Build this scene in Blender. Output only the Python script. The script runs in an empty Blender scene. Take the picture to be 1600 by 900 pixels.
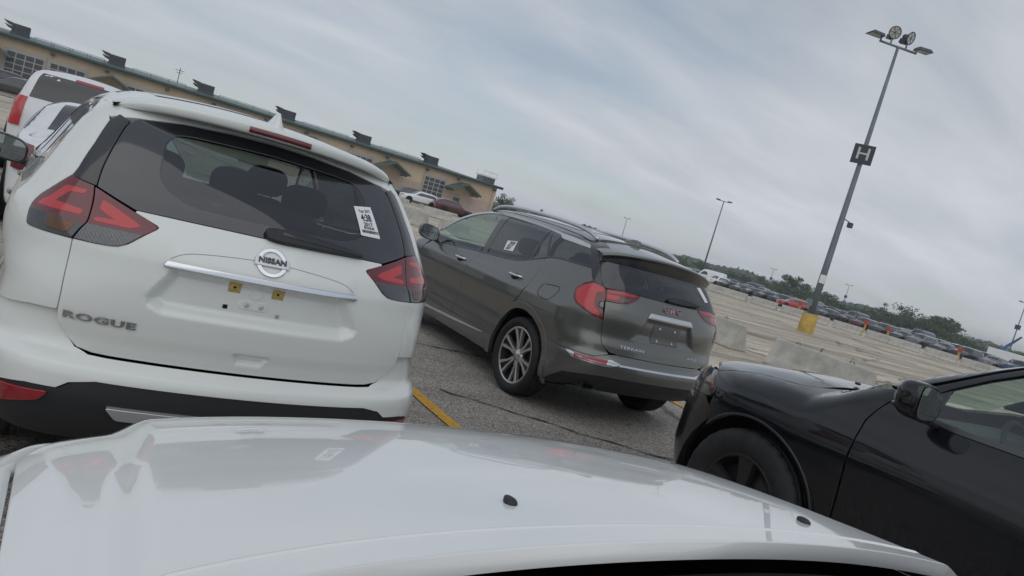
import bpy, bmesh, math, random
import numpy as np
from mathutils import Vector, Matrix, geometry

random.seed(7)
SC = bpy.context.scene
COL = SC.collection

# ---------------------------------------------------------------- camera
CAM_F, CAM_ROLL, CAM_PITCH, CAM_YAW, CAM_H = 1140.0, 16.0, 5.3, 33.35, 1.55   # f in pixels of a 1600 px wide frame
_r, _p, _y = (math.radians(a) for a in (CAM_ROLL, CAM_PITCH, CAM_YAW))
_fw = Vector((math.sin(_y)*math.cos(_p), math.cos(_y)*math.cos(_p), -math.sin(_p)))
_rt = Vector((math.cos(_y), -math.sin(_y), 0))
_dn = _fw.cross(_rt)
_ir = _rt*math.cos(_r) - _dn*math.sin(_r)
_id = _rt*math.sin(_r) + _dn*math.cos(_r)
cam = bpy.data.cameras.new('camera')
cam.sensor_width = 36.0
cam.lens = 36.0*CAM_F/1600.0
cam.clip_start = 0.05
cam.clip_end = 6000
cam_o = bpy.data.objects.new('camera', cam)
COL.objects.link(cam_o)
M = Matrix((_ir, -_id, -_fw)).transposed().to_4x4()
M.translation = (0, 0, CAM_H)
cam_o.matrix_world = M
SC.camera = cam_o

# ---------------------------------------------------------------- sky and light
SUN_EL, SUN_AZ = math.radians(48), math.radians(211)      # azimuth clockwise from +Y
W = bpy.data.worlds.new('World')
SC.world = W
W.use_nodes = True
nt = W.node_tree
nt.nodes.clear()
def N(t, **k):
    n = nt.nodes.new(t)
    for a, b in k.items(): setattr(n, a, b)
    return n
L = nt.links.new
out = N('ShaderNodeOutputWorld'); bg = N('ShaderNodeBackground')
bg.inputs['Strength'].default_value = 0.1
sky = N('ShaderNodeTexSky', sky_type='NISHITA', sun_disc=False, sun_elevation=SUN_EL, sun_rotation=SUN_AZ)
sky.air_density = 1.0; sky.dust_density = .6
tc = N('ShaderNodeTexCoord'); sep = N('ShaderNodeSeparateXYZ')
L(tc.outputs['Generated'], sep.inputs[0])
def MATH(op, a, b=None, clamp=False):
    m = N('ShaderNodeMath', operation=op, use_clamp=clamp)
    for i, v in enumerate((a, b)):
        if v is None: continue
        if isinstance(v, (int, float)): m.inputs[i].default_value = v
        else: L(v, m.inputs[i])
    return m.outputs[0]
zz = MATH('ADD', MATH('MAXIMUM', sep.outputs[2], 0.0), 0.20)
px, py = MATH('DIVIDE', sep.outputs[0], zz), MATH('DIVIDE', sep.outputs[1], zz)
cmb = N('ShaderNodeCombineXYZ'); L(px, cmb.inputs[0]); L(py, cmb.inputs[1])
def cloud(scale, rot, sx, sy, detail, rough, loc):
    mp = N('ShaderNodeMapping'); L(cmb.outputs[0], mp.inputs[0])
    mp.inputs['Rotation'].default_value = (0, 0, math.radians(rot))
    mp.inputs['Scale'].default_value = (sx, sy, 1); mp.inputs['Location'].default_value = loc
    n = N('ShaderNodeTexNoise'); n.inputs['Scale'].default_value = scale
    n.inputs['Detail'].default_value = detail; n.inputs['Roughness'].default_value = rough
    n.inputs['Distortion'].default_value = .4
    L(mp.outputs[0], n.inputs['Vector']); return n.outputs['Fac']
c1 = cloud(.60, 24, .75, 1.2, 6, .50, (1.5, 2.3, 0))
c2 = cloud(1.7, 28, .6, 1.4, 7, .52, (5.1, 2.2, 0))
def RAMP(fac, stops):
    r = N('ShaderNodeValToRGB'); L(fac, r.inputs[0])
    e = r.color_ramp.elements
    while len(e) < len(stops): e.new(.5)
    for i, (p, c) in enumerate(stops): e[i].position = p; e[i].color = (*c, 1)
    return r.outputs[0]
cov = RAMP(MATH('ADD', MATH('MULTIPLY', c1, .68), MATH('MULTIPLY', c2, .32)), [(.41, (.68,)*3), (.55, (1,)*3)])
shade = RAMP(MATH('ADD', MATH('MULTIPLY', c2, .48), MATH('MULTIPLY', c1, .52)), [(.37, (3.55, 3.85, 4.10)), (.64, (5.55, 5.85, 6.35))])
SKYMIX = N('ShaderNodeMix', data_type='RGBA')
low = MATH('SUBTRACT', 1.0, MATH('MULTIPLY', MATH('ABSOLUTE', sep.outputs[2]), 5.0), True)     # cloud decks overlap towards the horizon
L(MATH('MAXIMUM', cov, MATH('MULTIPLY', low, .96)), SKYMIX.inputs['Factor']); L(sky.outputs[0], SKYMIX.inputs['A']); L(shade, SKYMIX.inputs['B'])
L(SKYMIX.outputs['Result'], bg.inputs['Color']); L(bg.outputs[0], out.inputs[0])

sun = bpy.data.lights.new('sun', 'SUN'); sun.energy = .6; sun.angle = math.radians(84); sun.color = (1, .96, .9)
sun_o = bpy.data.objects.new('sun', sun); COL.objects.link(sun_o)
sd = Vector((math.sin(SUN_AZ)*math.cos(SUN_EL), math.cos(SUN_AZ)*math.cos(SUN_EL), math.sin(SUN_EL)))
sun_o.rotation_euler = sd.to_track_quat('Z', 'Y').to_euler()

vs = SC.view_settings
vs.view_transform = 'Standard'; vs.look = 'None'; vs.exposure = 0.18; vs.gamma = 1.0; vs.use_curve_mapping = False
SC.render.engine = 'CYCLES'
SC.cycles.use_denoising = True
SC.cycles.max_bounces = 8; SC.cycles.transparent_max_bounces = 12
SC.cycles.caustics_reflective = False; SC.cycles.caustics_refractive = False
# ---------------------------------------------------------------- surface fields (numpy)
def pchip(xs, ys):
    x = np.array(xs, float); y = np.array(ys, float)
    h = np.diff(x); d = np.diff(y) / h
    m = np.zeros_like(y)
    for i in range(1, len(x) - 1):
        if d[i-1] * d[i] > 0:
            w1 = 2*h[i] + h[i-1]; w2 = h[i] + 2*h[i-1]
            m[i] = (w1 + w2) / (w1/d[i-1] + w2/d[i])
    m[0] = d[0]; m[-1] = d[-1]
    def f(q):
        q = np.asarray(q, float); s = np.clip(q, x[0], x[-1])
        i = np.clip(np.searchsorted(x, s) - 1, 0, len(h) - 1)
        t = (s - x[i]) / h[i]
        v = ((2*t**3 - 3*t**2 + 1)*y[i] + (t**3 - 2*t**2 + t)*h[i]*m[i]
             + (-2*t**3 + 3*t**2)*y[i+1] + (t**3 - t**2)*h[i]*m[i+1])
        return v + np.where(q < x[0], (q - x[0])*m[0], 0) + np.where(q > x[-1], (q - x[-1])*m[-1], 0)
    return f

def smax(a, b, k):
    h = np.maximum(k - np.abs(a - b), 0) / k
    return np.maximum(a, b) + h*h*k*.25

def sst(a, b, x):
    t = np.clip((x - a) / (b - a), 0, 1)
    return t*t*(3 - 2*t)

def bump(x, c, w):
    return np.exp(-((x - c) / w)**2)

def sdpoly(px, pz, poly):
    """signed distance to a polygon, negative inside"""
    P = np.asarray(poly, float); Q = np.roll(P, -1, 0)
    px = np.asarray(px, float)[..., None]; pz = np.asarray(pz, float)[..., None]
    ex, ez = Q[:, 0] - P[:, 0], Q[:, 1] - P[:, 1]
    wx, wz = px - P[:, 0], pz - P[:, 1]
    t = np.clip((wx*ex + wz*ez) / (ex*ex + ez*ez + 1e-12), 0, 1)
    d = np.sqrt(((wx - ex*t)**2 + (wz - ez*t)**2).min(-1))
    c = ((P[:, 1] <= pz) != (Q[:, 1] <= pz)) & (px < P[:, 0] + (pz - P[:, 1]) * ex / np.where(ez == 0, 1e-12, ez))
    return np.where(c.sum(-1) % 2 == 1, -d, d)

def grad(F, P, e=2e-3):
    g = np.stack([F(P + np.array(v)*e) - F(P - np.array(v)*e) for v in ((1, 0, 0), (0, 1, 0), (0, 0, 1))], -1)
    return g / (np.linalg.norm(g, axis=-1, keepdims=True) + 1e-12)

def march(F, O, D, t0, t1, n=40):
    """last crossing inside->outside along rays from within the body"""
    ts = np.linspace(t0, t1, n)
    lo = np.full(len(O), t0); hi = np.full(len(O), t1); done = np.zeros(len(O), bool)
    prev = F(O + D*t0)
    for a, b in zip(ts[:-1], ts[1:]):
        cur = F(O + D*b)
        hit = (~done) & (cur > 0)
        lo[hit] = a; hi[hit] = b; done |= hit
        if done.all(): break
    for _ in range(18):
        m = (lo + hi)/2; ins = F(O + D*m[:, None]) <= 0
        lo = np.where(ins, m, lo); hi = np.where(ins, hi, m)
    return O + D*((lo + hi)/2)[:, None]

def proj_side(s, x0=0.0):
    def f(F, ab):
        ab = np.asarray(ab, float)
        O = np.stack([np.full(len(ab), s*x0), ab[:, 0], ab[:, 1]], -1)
        return march(F, O, np.tile([float(s), 0, 0], (len(ab), 1)), 0.0, 1.3)
    return f
def proj_top(z0=0.5):
    def f(F, ab):
        ab = np.asarray(ab, float)
        O = np.stack([ab[:, 0], ab[:, 1], np.full(len(ab), z0)], -1)
        return march(F, O, np.tile([0, 0, 1.0], (len(ab), 1)), 0.0, 1.7)
    return f
R0 = 1.2
def proj_wrap(yc, back=1):
    """(u,z): u = angle*R0 about a vertical axis at y=yc, 0 = straight back (back=1) or front (-1), right positive"""
    def f(F, ab):
        ab = np.asarray(ab, float); th = ab[:, 0]/R0
        O = np.stack([0*th, np.full(len(ab), yc), ab[:, 1]], -1)
        D = np.stack([np.sin(th), -back*np.cos(th), 0*th], -1)
        return march(F, O, D, 0.0, 2.6, 60)
    return f
def to_wrap(P, yc, back=1):
    P = np.asarray(P, float)
    return np.stack([np.arctan2(P[..., 0], back*(yc - P[..., 1]))*R0, P[..., 2]], -1)
# ---------------------------------------------------------------- mesh helpers
def link(o, parent=None):
    COL.objects.link(o)
    if parent is not None: o.parent = parent
    return o
def tag(o, label=None, cat=None, group=None, kind=None):
    if label: o['label'] = label
    if cat: o['category'] = cat
    if group: o['group'] = group
    if kind: o['kind'] = kind
    return o
def empty(name, loc=(0, 0, 0), rz=0, label=None, cat=None, group=None, parent=None):
    o = bpy.data.objects.new(name, None); o.empty_display_size = .2
    o.location = loc; o.rotation_euler = (0, 0, rz)
    link(o, parent); return tag(o, label, cat, group)
def mesh_obj(name, V, Fc, mat, parent=None, smooth=True, normals=None, mats=None, fmat=None, fix=False):
    me = bpy.data.meshes.new(name)
    me.from_pydata([tuple(v) for v in V], [], [tuple(f) for f in Fc])
    if smooth: me.polygons.foreach_set('use_smooth', [True]*len(me.polygons))
    if mats:
        for m in mats: me.materials.append(m)
        if fmat is not None: me.polygons.foreach_set('material_index', fmat)
    elif mat is not None: me.materials.append(mat)
    me.update()
    if normals is None and fix and len(me.polygons) < 30000:
        bm = bmesh.new(); bm.from_mesh(me); bmesh.ops.recalc_face_normals(bm, faces=bm.faces[:]); bm.to_mesh(me); bm.free()
    if normals is not None:
        me.normals_split_custom_set_from_vertices([tuple(n) for n in normals])
    return link(bpy.data.objects.new(name, me), parent)

def catmull(pts, closed=True, corners=(), n=6):
    """dense outline: spline through pts, sharp at the indices in corners"""
    P = np.asarray(pts, float); m = len(P); out_ = []
    rng = range(m if closed else m - 1)
    for i in rng:
        p1, p2 = P[i], P[(i+1) % m]
        p0 = P[(i-1) % m] if (closed or i > 0) else 2*p1 - p2
        p3 = P[(i+2) % m] if (closed or i+2 < m) else 2*p2 - p1
        if i in corners: p0 = 2*p1 - p2
        if (i+1) % m in corners: p3 = 2*p2 - p1
        d1 = np.linalg.norm(p2 - p1)
        m1 = (p2 - p0) / max(np.linalg.norm(p1 - p0) + d1, 1e-9) * d1
        m2 = (p3 - p1) / max(np.linalg.norm(p3 - p2) + d1, 1e-9) * d1
        for k in range(n):
            t = k/n
            out_.append((2*t**3-3*t**2+1)*p1 + (t**3-2*t**2+t)*m1 + (-2*t**3+3*t**2)*p2 + (t**3-t**2)*m2)
    if not closed: out_.append(P[-1])
    return np.array(out_)
def rpoly(pts, n=5):
    """polygon with rounded corners, each point (a, b, radius)"""
    out_ = []; m = len(pts)
    for i in range(m):
        p = np.array(pts[i][:2], float); r = pts[i][2] if len(pts[i]) > 2 else 0
        a = np.array(pts[i-1][:2], float) - p; b = np.array(pts[(i+1) % m][:2], float) - p
        la, lb = np.linalg.norm(a), np.linalg.norm(b)
        if r <= 0: out_.append(p); continue
        a /= la; b /= lb; r = min(r, la*.49, lb*.49)
        for k in range(n + 1):
            t = k/n
            out_.append((1-t)**2*(p + a*r) + 2*t*(1-t)*p + t*t*(p + b*r))
    return np.array(out_)
def mirror_half(half):
    """half outline (right side, from bottom centre up to top centre) -> closed outline"""
    H = np.asarray(half, float)
    return np.concatenate([H, (H*[-1, 1])[::-1]])
def flip(poly): return (np.asarray(poly, float)*[-1, 1])[::-1]
def resample(poly, sp, closed=True):
    P = np.asarray(poly, float); out_ = []
    m = len(P)
    for i in range(m if closed else m-1):
        a, b = P[i], P[(i+1) % m]; d = np.linalg.norm(b - a)
        if d < 1e-7: continue
        k = max(1, int(math.ceil(d/sp)))
        for j in range(k): out_.append(a + (b - a)*j/k)
    if not closed: out_.append(P[-1])
    return np.array(out_)
def inside(px, py, poly): return sdpoly(px, py, poly) < 0
def buffer_path(pts, w):
    P = np.asarray(pts, float); T = np.gradient(P, axis=0); T /= np.linalg.norm(T, axis=1, keepdims=True)
    Nn = np.stack([-T[:, 1], T[:, 0]], -1)
    ww = np.broadcast_to(np.asarray(w, float), (len(P),))[:, None]/2
    return np.concatenate([P + Nn*ww, (P - Nn*ww)[::-1]])

def tri2d(poly, sp, holes=()):
    loops = [resample(poly, sp)] + [resample(h, sp) for h in holes]
    V = []; E_ = []
    for lp in loops:
        b = len(V); V += list(lp); E_ += [(b+i, b+(i+1) % len(lp)) for i in range(len(lp))]
    lo, hi = loops[0].min(0), loops[0].max(0)
    gx = np.arange(lo[0] + sp*.5, hi[0], sp); gy = np.arange(lo[1] + sp*.43, hi[1], sp*.87)
    if len(gx) and len(gy):
        X, Y = np.meshgrid(gx, gy); X = X + (np.arange(len(gy)) % 2)[:, None]*sp*.5
        X, Y = X.ravel(), Y.ravel()
        keep = sdpoly(X, Y, loops[0]) < -.45*sp
        for h in loops[1:]: keep &= sdpoly(X, Y, h) > .45*sp
        V += list(np.stack([X[keep], Y[keep]], -1))
    vs_, es_, fs_, *_ = geometry.delaunay_2d_cdt([Vector((float(a), float(b))) for a, b in V], E_, [], 0, 1e-7)
    A = np.array([(v.x, v.y) for v in vs_]); T = np.array([f for f in fs_ if len(f) == 3])
    c = A[T].mean(1)
    k = inside(c[:, 0], c[:, 1], loops[0])
    for h in loops[1:]: k &= ~inside(c[:, 0], c[:, 1], h)
    T = T[k]
    e1, e2 = A[T[:, 1]] - A[T[:, 0]], A[T[:, 2]] - A[T[:, 0]]
    ar = e1[:, 0]*e2[:, 1] - e1[:, 1]*e2[:, 0]
    T = T[np.abs(ar) > 1e-10]; ar = ar[np.abs(ar) > 1e-10]
    T[ar < 0] = T[ar < 0][:, ::-1]
    used = np.unique(T); remap = -np.ones(len(A), int); remap[used] = np.arange(len(used))
    return A[used], remap[T]

def panel(name, F, poly, proj, mat, parent, sp=.025, holes=(), depth=.018, r=.0025, off=0.0, disp=None, rev=False):
    """a skin patch: 2-D outline laid on the surface F=off, with a rounded edge turned inwards"""
    A, T = tri2d(poly, sp, holes)
    Fo = (lambda P: F(P) - off) if off else F
    P = proj(Fo, A); Nn = grad(Fo, P)
    if disp is not None:
        pass
    n0 = np.cross(P[T[:, 1]] - P[T[:, 0]], P[T[:, 2]] - P[T[:, 0]])
    if (n0*Nn[T[:, 0]]).sum() < 0: T = T[:, ::-1]
    V = [P]; NN = [Nn]; Fc = [tuple(t) for t in T]
    # boundary edges
    ed = {}
    for t in T:
        for a, b in ((t[0], t[1]), (t[1], t[2]), (t[2], t[0])): ed[(a, b)] = 1
    bd = [(a, b) for (a, b) in ed if (b, a) not in ed]
    if depth > 0:
        bv = sorted({a for e in bd for a in e}); idx = {v: i for i, v in enumerate(bv)}
        o = np.zeros((len(bv), 3))
        for a, b in bd:
            t = P[b] - P[a]; w_ = np.cross(t, Nn[a]); l = np.linalg.norm(w_)
            if l > 1e-9:
                o[idx[a]] += w_/l; o[idx[b]] += w_/l
        o /= np.linalg.norm(o, axis=1, keepdims=True) + 1e-9
        pb, nb = P[bv], Nn[bv]
        base = len(P); m = len(bv)
        V += [pb - nb*r*.3 + o*r*.7, pb - nb*r + o*r, pb - nb*depth + o*r]
        d1 = nb + o; d1 /= np.linalg.norm(d1, axis=1, keepdims=True)
        NN += [d1, o, o]
        ring = [bv, [base+i for i in range(m)], [base+m+i for i in range(m)], [base+2*m+i for i in range(m)]]
        for a, b in bd:
            i, j = idx[a], idx[b]
            for k in range(3): Fc.append((ring[k][j], ring[k][i], ring[k+1][i], ring[k+1][j]))
    return mesh_obj(name, np.concatenate(V), Fc, mat, parent, normals=np.concatenate(NN))

def lathe(profile, seg=48, axis='x'):
    """profile [(radius, offset along axis)] -> V, F"""
    V = []; Fc = []; m = len(profile)
    for i in range(seg):
        a = 2*math.pi*i/seg
        for (rr, h) in profile:
            V.append((h, rr*math.cos(a), rr*math.sin(a)) if axis == 'x' else (rr*math.cos(a), rr*math.sin(a), h))
    for i in range(seg):
        j = (i+1) % seg
        for k in range(m-1): Fc.append((i*m+k, j*m+k, j*m+k+1, i*m+k+1))
    return V, Fc
def loft(rings, closed=False, cap=False):
    R = np.asarray(rings, float); n, m = R.shape[:2]
    Fc = [(i*m+k, (i+1)*m+k, (i+1)*m+(k+1) % m, i*m+(k+1) % m) for i in range(n-1) for k in range(m if closed else m-1)]
    if cap: Fc += [tuple(range(m))[::-1], tuple((n-1)*m + k for k in range(m))]
    return R.reshape(-1, 3), Fc
def tube(path, rad, seg=8, cap=True):
    P = np.asarray(path, float); T = np.gradient(P, axis=0); T /= np.linalg.norm(T, axis=1, keepdims=True)
    up = np.array([0, 0, 1.0]) if abs(T[0][2]) < .9 else np.array([1.0, 0, 0])
    rr = np.broadcast_to(np.asarray(rad, float), (len(P),)); rings = []
    for p, t, q in zip(P, T, rr):
        a = np.cross(up, t); a /= np.linalg.norm(a); b = np.cross(t, a)
        rings.append([p + q*(math.cos(w)*a + math.sin(w)*b) for w in np.arange(seg)*2*math.pi/seg])
    return loft(rings, True, cap)
def boxes(lst):
    """[(x0,x1,y0,y1,z0,z1)] -> V, F"""
    V = []; Fc = []
    for x0, x1, y0, y1, z0, z1 in lst:
        b = len(V)
        V += [(x0,y0,z0),(x1,y0,z0),(x1,y1,z0),(x0,y1,z0),(x0,y0,z1),(x1,y0,z1),(x1,y1,z1),(x0,y1,z1)]
        Fc += [tuple(b+i for i in f) for f in ((0,3,2,1),(4,5,6,7),(0,1,5,4),(1,2,6,5),(2,3,7,6),(3,0,4,7))]
    return V, Fc
def join(*parts):
    V = []; Fc = []
    for v, f in parts:
        b = len(V); V += [tuple(p) for p in v]; Fc += [tuple(b+i for i in t) for t in f]
    return V, Fc
def bevel(o, w=.01, seg=2):
    m = o.modifiers.new('bevel', 'BEVEL'); m.width = w; m.segments = seg; m.limit_method = 'ANGLE'; m.angle_limit = math.radians(35)
    m.harden_normals = True
    return o
def box_obj(name, b, mat, parent=None, bev=0, seg=2, smooth=False):
    V, Fc = boxes([b] if not isinstance(b[0], (tuple, list)) else b)
    o = mesh_obj(name, V, Fc, mat, parent, smooth=smooth or bev > 0)
    return bevel(o, bev, seg) if bev else o
def extrude_poly(poly, axis, a, b):
    """2-D outline extruded along an axis: 'x' -> (y,z) outline, 'y' -> (x,z), 'z' -> (x,y)"""
    P = np.asarray(poly, float); m = len(P)
    def pt(p, h): return {'x': (h, p[0], p[1]), 'y': (p[0], h, p[1]), 'z': (p[0], p[1], h)}[axis]
    V = [pt(p, a) for p in P] + [pt(p, b) for p in P]
    Fc = [tuple(range(m))[::-1], tuple(range(m, 2*m))] + [(i, (i+1) % m, m+(i+1) % m, m+i) for i in range(m)]
    return V, Fc
_txt = {}
def text_mesh(s, size, depth=.002, bold=0.0, space=1.0, bev=0.0):
    c = bpy.data.curves.new('txt', 'FONT'); c.body = s; c.size = size; c.extrude = depth; c.offset = bold
    c.align_x = 'CENTER'; c.align_y = 'CENTER'; c.space_character = space; c.resolution_u = 3; c.bevel_depth = bev
    o = bpy.data.objects.new('txt', c); COL.objects.link(o)
    dg = bpy.context.evaluated_depsgraph_get(); dg.update()
    me = bpy.data.meshes.new_from_object(o.evaluated_get(dg))
    V = np.array([v.co[:] for v in me.vertices]); Fc = [tuple(p.vertices) for p in me.polygons]
    bpy.data.objects.remove(o); bpy.data.curves.remove(c); bpy.data.meshes.remove(me)
    return V, Fc
def text_on(name, s, F, proj, at, size, mat, parent, depth=.003, bold=0.0, sx=1.0, off=0.002, sh=0.0, space=1.0, rot=0.0, mirror=False, bev=0.0):
    V, Fc = text_mesh(s, size, depth, bold, space, bev)
    c_, s_ = math.cos(rot), math.sin(rot)
    x, y = V[:, 0]*sx + V[:, 1]*sh, V[:, 1]
    if mirror: x = -x
    ab = np.stack([at[0] + x*c_ - y*s_, at[1] + x*s_ + y*c_], -1)
    P = proj(F, ab); Nn = grad(F, P)
    return mesh_obj(name, P + Nn*(V[:, 2:3] + off), Fc, mat, parent, smooth=False)
def place_flat(V, origin, ax, ay):
    ax = np.array(ax, float); ay = np.array(ay, float); ax /= np.linalg.norm(ax); ay /= np.linalg.norm(ay); az = np.cross(ax, ay)
    return np.asarray(origin) + V[:, :1]*ax + V[:, 1:2]*ay + V[:, 2:3]*az
def copy_tree(o, parent=None):
    c = o.copy(); COL.objects.link(c); c.parent = parent
    for ch in list(o.children): copy_tree(ch, c)
    return c
# ---------------------------------------------------------------- materials
MATS = {}
def mat(name, col=(.5, .5, .5), rough=.5, metal=0.0, coat=0.0, spec=.5, trans=0.0, emis=None, back=None, bump=None, vary=None, coat_rough=.018, flake=0.0):
    if name in MATS: return MATS[name]
    m = bpy.data.materials.new(name); m.use_nodes = True
    t = m.node_tree; b = t.nodes['Principled BSDF']
    b.inputs['Base Color'].default_value = (*col, 1); b.inputs['Roughness'].default_value = rough
    b.inputs['Metallic'].default_value = metal; b.inputs['Coat Weight'].default_value = coat
    b.inputs['Coat Roughness'].default_value = coat_rough
    b.inputs['Specular IOR Level'].default_value = spec; b.inputs['Transmission Weight'].default_value = trans
    if emis: b.inputs['Emission Color'].default_value = (*emis[:3], 1); b.inputs['Emission Strength'].default_value = emis[3]
    if vary:        # (scale, amount, detail): colour noise; dirt with a shape of its own
        tc_ = t.nodes.new('ShaderNodeTexCoord'); n = t.nodes.new('ShaderNodeTexNoise')
        n.inputs['Scale'].default_value = vary[0]; n.inputs['Detail'].default_value = vary[2] if len(vary) > 2 else 4
        n.inputs['Roughness'].default_value = .6
        t.links.new(tc_.outputs['Object'], n.inputs['Vector'])
        r = t.nodes.new('ShaderNodeValToRGB'); a = vary[1]
        r.color_ramp.elements[0].position = .3; r.color_ramp.elements[1].position = .72
        r.color_ramp.elements[0].color = tuple(c*(1-a) for c in col) + (1,); r.color_ramp.elements[1].color = tuple(min(1, c*(1+a)) for c in col) + (1,)
        t.links.new(n.outputs['Fac'], r.inputs[0]); t.links.new(r.outputs[0], b.inputs['Base Color'])
    if bump:        # (scale, strength, distance)
        tc_ = t.nodes.new('ShaderNodeTexCoord'); n = t.nodes.new('ShaderNodeTexNoise')
        n.inputs['Scale'].default_value = bump[0]; n.inputs['Detail'].default_value = 5
        t.links.new(tc_.outputs['Object'], n.inputs['Vector'])
        bp = t.nodes.new('ShaderNodeBump'); bp.inputs['Strength'].default_value = bump[1]; bp.inputs['Distance'].default_value = bump[2]
        t.links.new(n.outputs['Fac'], bp.inputs['Height']); t.links.new(bp.outputs[0], b.inputs['Normal'])
    if back:        # inner side of a skin: cabin lining
        g = t.nodes.new('ShaderNodeNewGeometry'); d = t.nodes.new('ShaderNodeBsdfDiffuse'); d.inputs[0].default_value = (*back, 1)
        x = t.nodes.new('ShaderNodeMixShader'); o = t.nodes['Material Output']
        t.links.new(g.outputs['Backfacing'], x.inputs[0]); t.links.new(b.outputs[0], x.inputs[1]); t.links.new(d.outputs[0], x.inputs[2])
        t.links.new(x.outputs[0], o.inputs[0])
    MATS[name] = m
    return m
def glass(name, tint, refl=.06, rough=.02):
    """thin tinted pane: tinted see-through plus a mirror film by Fresnel"""
    if name in MATS: return MATS[name]
    m = bpy.data.materials.new(name); m.use_nodes = True; t = m.node_tree; t.nodes.clear()
    o = t.nodes.new('ShaderNodeOutputMaterial'); tr = t.nodes.new('ShaderNodeBsdfTransparent'); tr.inputs[0].default_value = (*tint, 1)
    gl = t.nodes.new('ShaderNodeBsdfGlossy'); gl.inputs['Roughness'].default_value = rough; gl.inputs[0].default_value = (.95, .97, 1, 1)
    lw = t.nodes.new('ShaderNodeFresnel'); lw.inputs['IOR'].default_value = 1.75
    gm = t.nodes.new('ShaderNodeNewGeometry'); m1 = t.nodes.new('ShaderNodeMath'); m1.operation = 'MULTIPLY_ADD'; m1.inputs[1].default_value = -2; m1.inputs[2].default_value = 1
    m2 = t.nodes.new('ShaderNodeMath'); m2.operation = 'POWER'; m2.inputs[0].default_value = 1.85
    t.links.new(gm.outputs['Backfacing'], m1.inputs[0]); t.links.new(m1.outputs[0], m2.inputs[1]); t.links.new(m2.outputs[0], lw.inputs['IOR'])
    x = t.nodes.new('ShaderNodeMixShader')
    t.links.new(lw.outputs[0], x.inputs[0]); t.links.new(tr.outputs[0], x.inputs[1]); t.links.new(gl.outputs[0], x.inputs[2])
    t.links.new(x.outputs[0], o.inputs[0]); MATS[name] = m
    return m
LINING = (.05, .05, .053)
WHITE = mat('pearl_white_paint', (.76, .78, .75), .32, 0, 1.0, spec=.2, back=LINING)
WHITE2 = mat('bright_white_paint', (.82, .83, .815), .3, 0, 1.0, spec=.2, back=LINING)
GREY = mat('warm_grey_metallic_paint', (.150, .152, .143), .34, .5, 1.0, back=LINING)
BLACK = mat('black_paint', (.005, .006, .009), .3, .0, 1.0, spec=.15, back=LINING, coat_rough=.015)
PLAS = mat('black_plastic', (.022, .023, .026), .55, bump=(700, .15, .001))
GLOSSB = mat('gloss_black', (.014, .015, .018), .10, 0, .8)
RUB = mat('tyre_rubber', (.018, .018, .019), .75, vary=(14, .35), bump=(300, .2, .001))
CHROME = mat('chrome', (.75, .77, .80), .12, 1.0)
SATIN = mat('satin_silver', (.64, .65, .67), .28, .72)
RIM = mat('machined_alloy', (.55, .55, .57), .28, 1.0)
RIMD = mat('dark_alloy', (.05, .05, .055), .4, .6)
REDL = None
REDD = mat('dark_red_lens', (.13, .006, .014), .10, 0, 1.0)
REDF = mat('red_reflector', (.30, .01, .02), .15, 0, 1.0)
GLASST = glass('privacy_glass', (.16, .17, .185))
GLASSC = glass('clear_glass', (.62, .74, .70))
FRIT = mat('black_glass_border', (.014, .015, .019), .06, 0, 1.0, spec=.7)
SEATM = mat('seat_fabric', (.028, .028, .032), .8)
TRIMM = mat('cabin_trim', (.03, .03, .033), .7)
PAPER = mat('white_paper', (.78, .78, .80), .7)
INK = mat('black_ink', (.02, .02, .022), .7)
DARK = mat('dark_cavity', (.006, .006, .007), .9)
def ribbed(name, c0, c1, scale, rot=0.0, metal=.8):
    if name in MATS: return MATS[name]
    m = mat(name, c0, .18, metal, 1.0); t = m.node_tree; b = t.nodes['Principled BSDF']
    tc_ = t.nodes.new('ShaderNodeTexCoord'); mp = t.nodes.new('ShaderNodeMapping'); mp.inputs['Rotation'].default_value = (0, rot, 0)
    w = t.nodes.new('ShaderNodeTexWave'); w.inputs['Scale'].default_value = scale; w.inputs['Distortion'].default_value = 3; w.inputs['Detail'].default_value = 3
    w.inputs['Detail Scale'].default_value = 2.5
    r = t.nodes.new('ShaderNodeValToRGB'); r.color_ramp.elements[0].position = .35; r.color_ramp.elements[1].position = .9
    r.color_ramp.elements[0].color = (*c0, 1); r.color_ramp.elements[1].color = (*c1, 1)
    t.links.new(tc_.outputs['Object'], mp.inputs[0]); t.links.new(mp.outputs[0], w.inputs['Vector'])
    t.links.new(w.outputs['Fac'], r.inputs[0]); t.links.new(r.outputs[0], b.inputs['Base Color'])
    return m
REDL = ribbed('red_lens', (.45, .014, .018), (.57, .026, .025), 40, 0.4, 0.0)
CLEARL = ribbed('clear_lamp_optic', (.02, .022, .026), (.20, .205, .215), 75)
AMBERL = ribbed('amber_lamp_optic', (.03, .02, .014), (.26, .10, .03), 85)
BADGE = mat('badge_chrome', (.60, .61, .62), .18, 1.0)

def dusty(m, scale, lo, hi):
    """dust film: uneven gloss of the clear coat"""
    t = m.node_tree; b = t.nodes['Principled BSDF']; tc_ = t.nodes.new('ShaderNodeTexCoord'); n = t.nodes.new('ShaderNodeTexNoise')
    n.inputs['Scale'].default_value = scale; n.inputs['Detail'].default_value = 8; n.inputs['Roughness'].default_value = .7
    r = t.nodes.new('ShaderNodeMapRange'); r.inputs['From Min'].default_value = .38; r.inputs['From Max'].default_value = .68; r.inputs['To Min'].default_value = lo; r.inputs['To Max'].default_value = hi
    t.links.new(tc_.outputs['Object'], n.inputs['Vector']); t.links.new(n.outputs['Fac'], r.inputs['Value']); t.links.new(r.outputs[0], b.inputs['Coat Roughness'])
for m_ in (WHITE, WHITE2): dusty(m_, 9, .008, .06)
for m_ in (BLACK, GREY): dusty(m_, 7, .008, .05)
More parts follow.
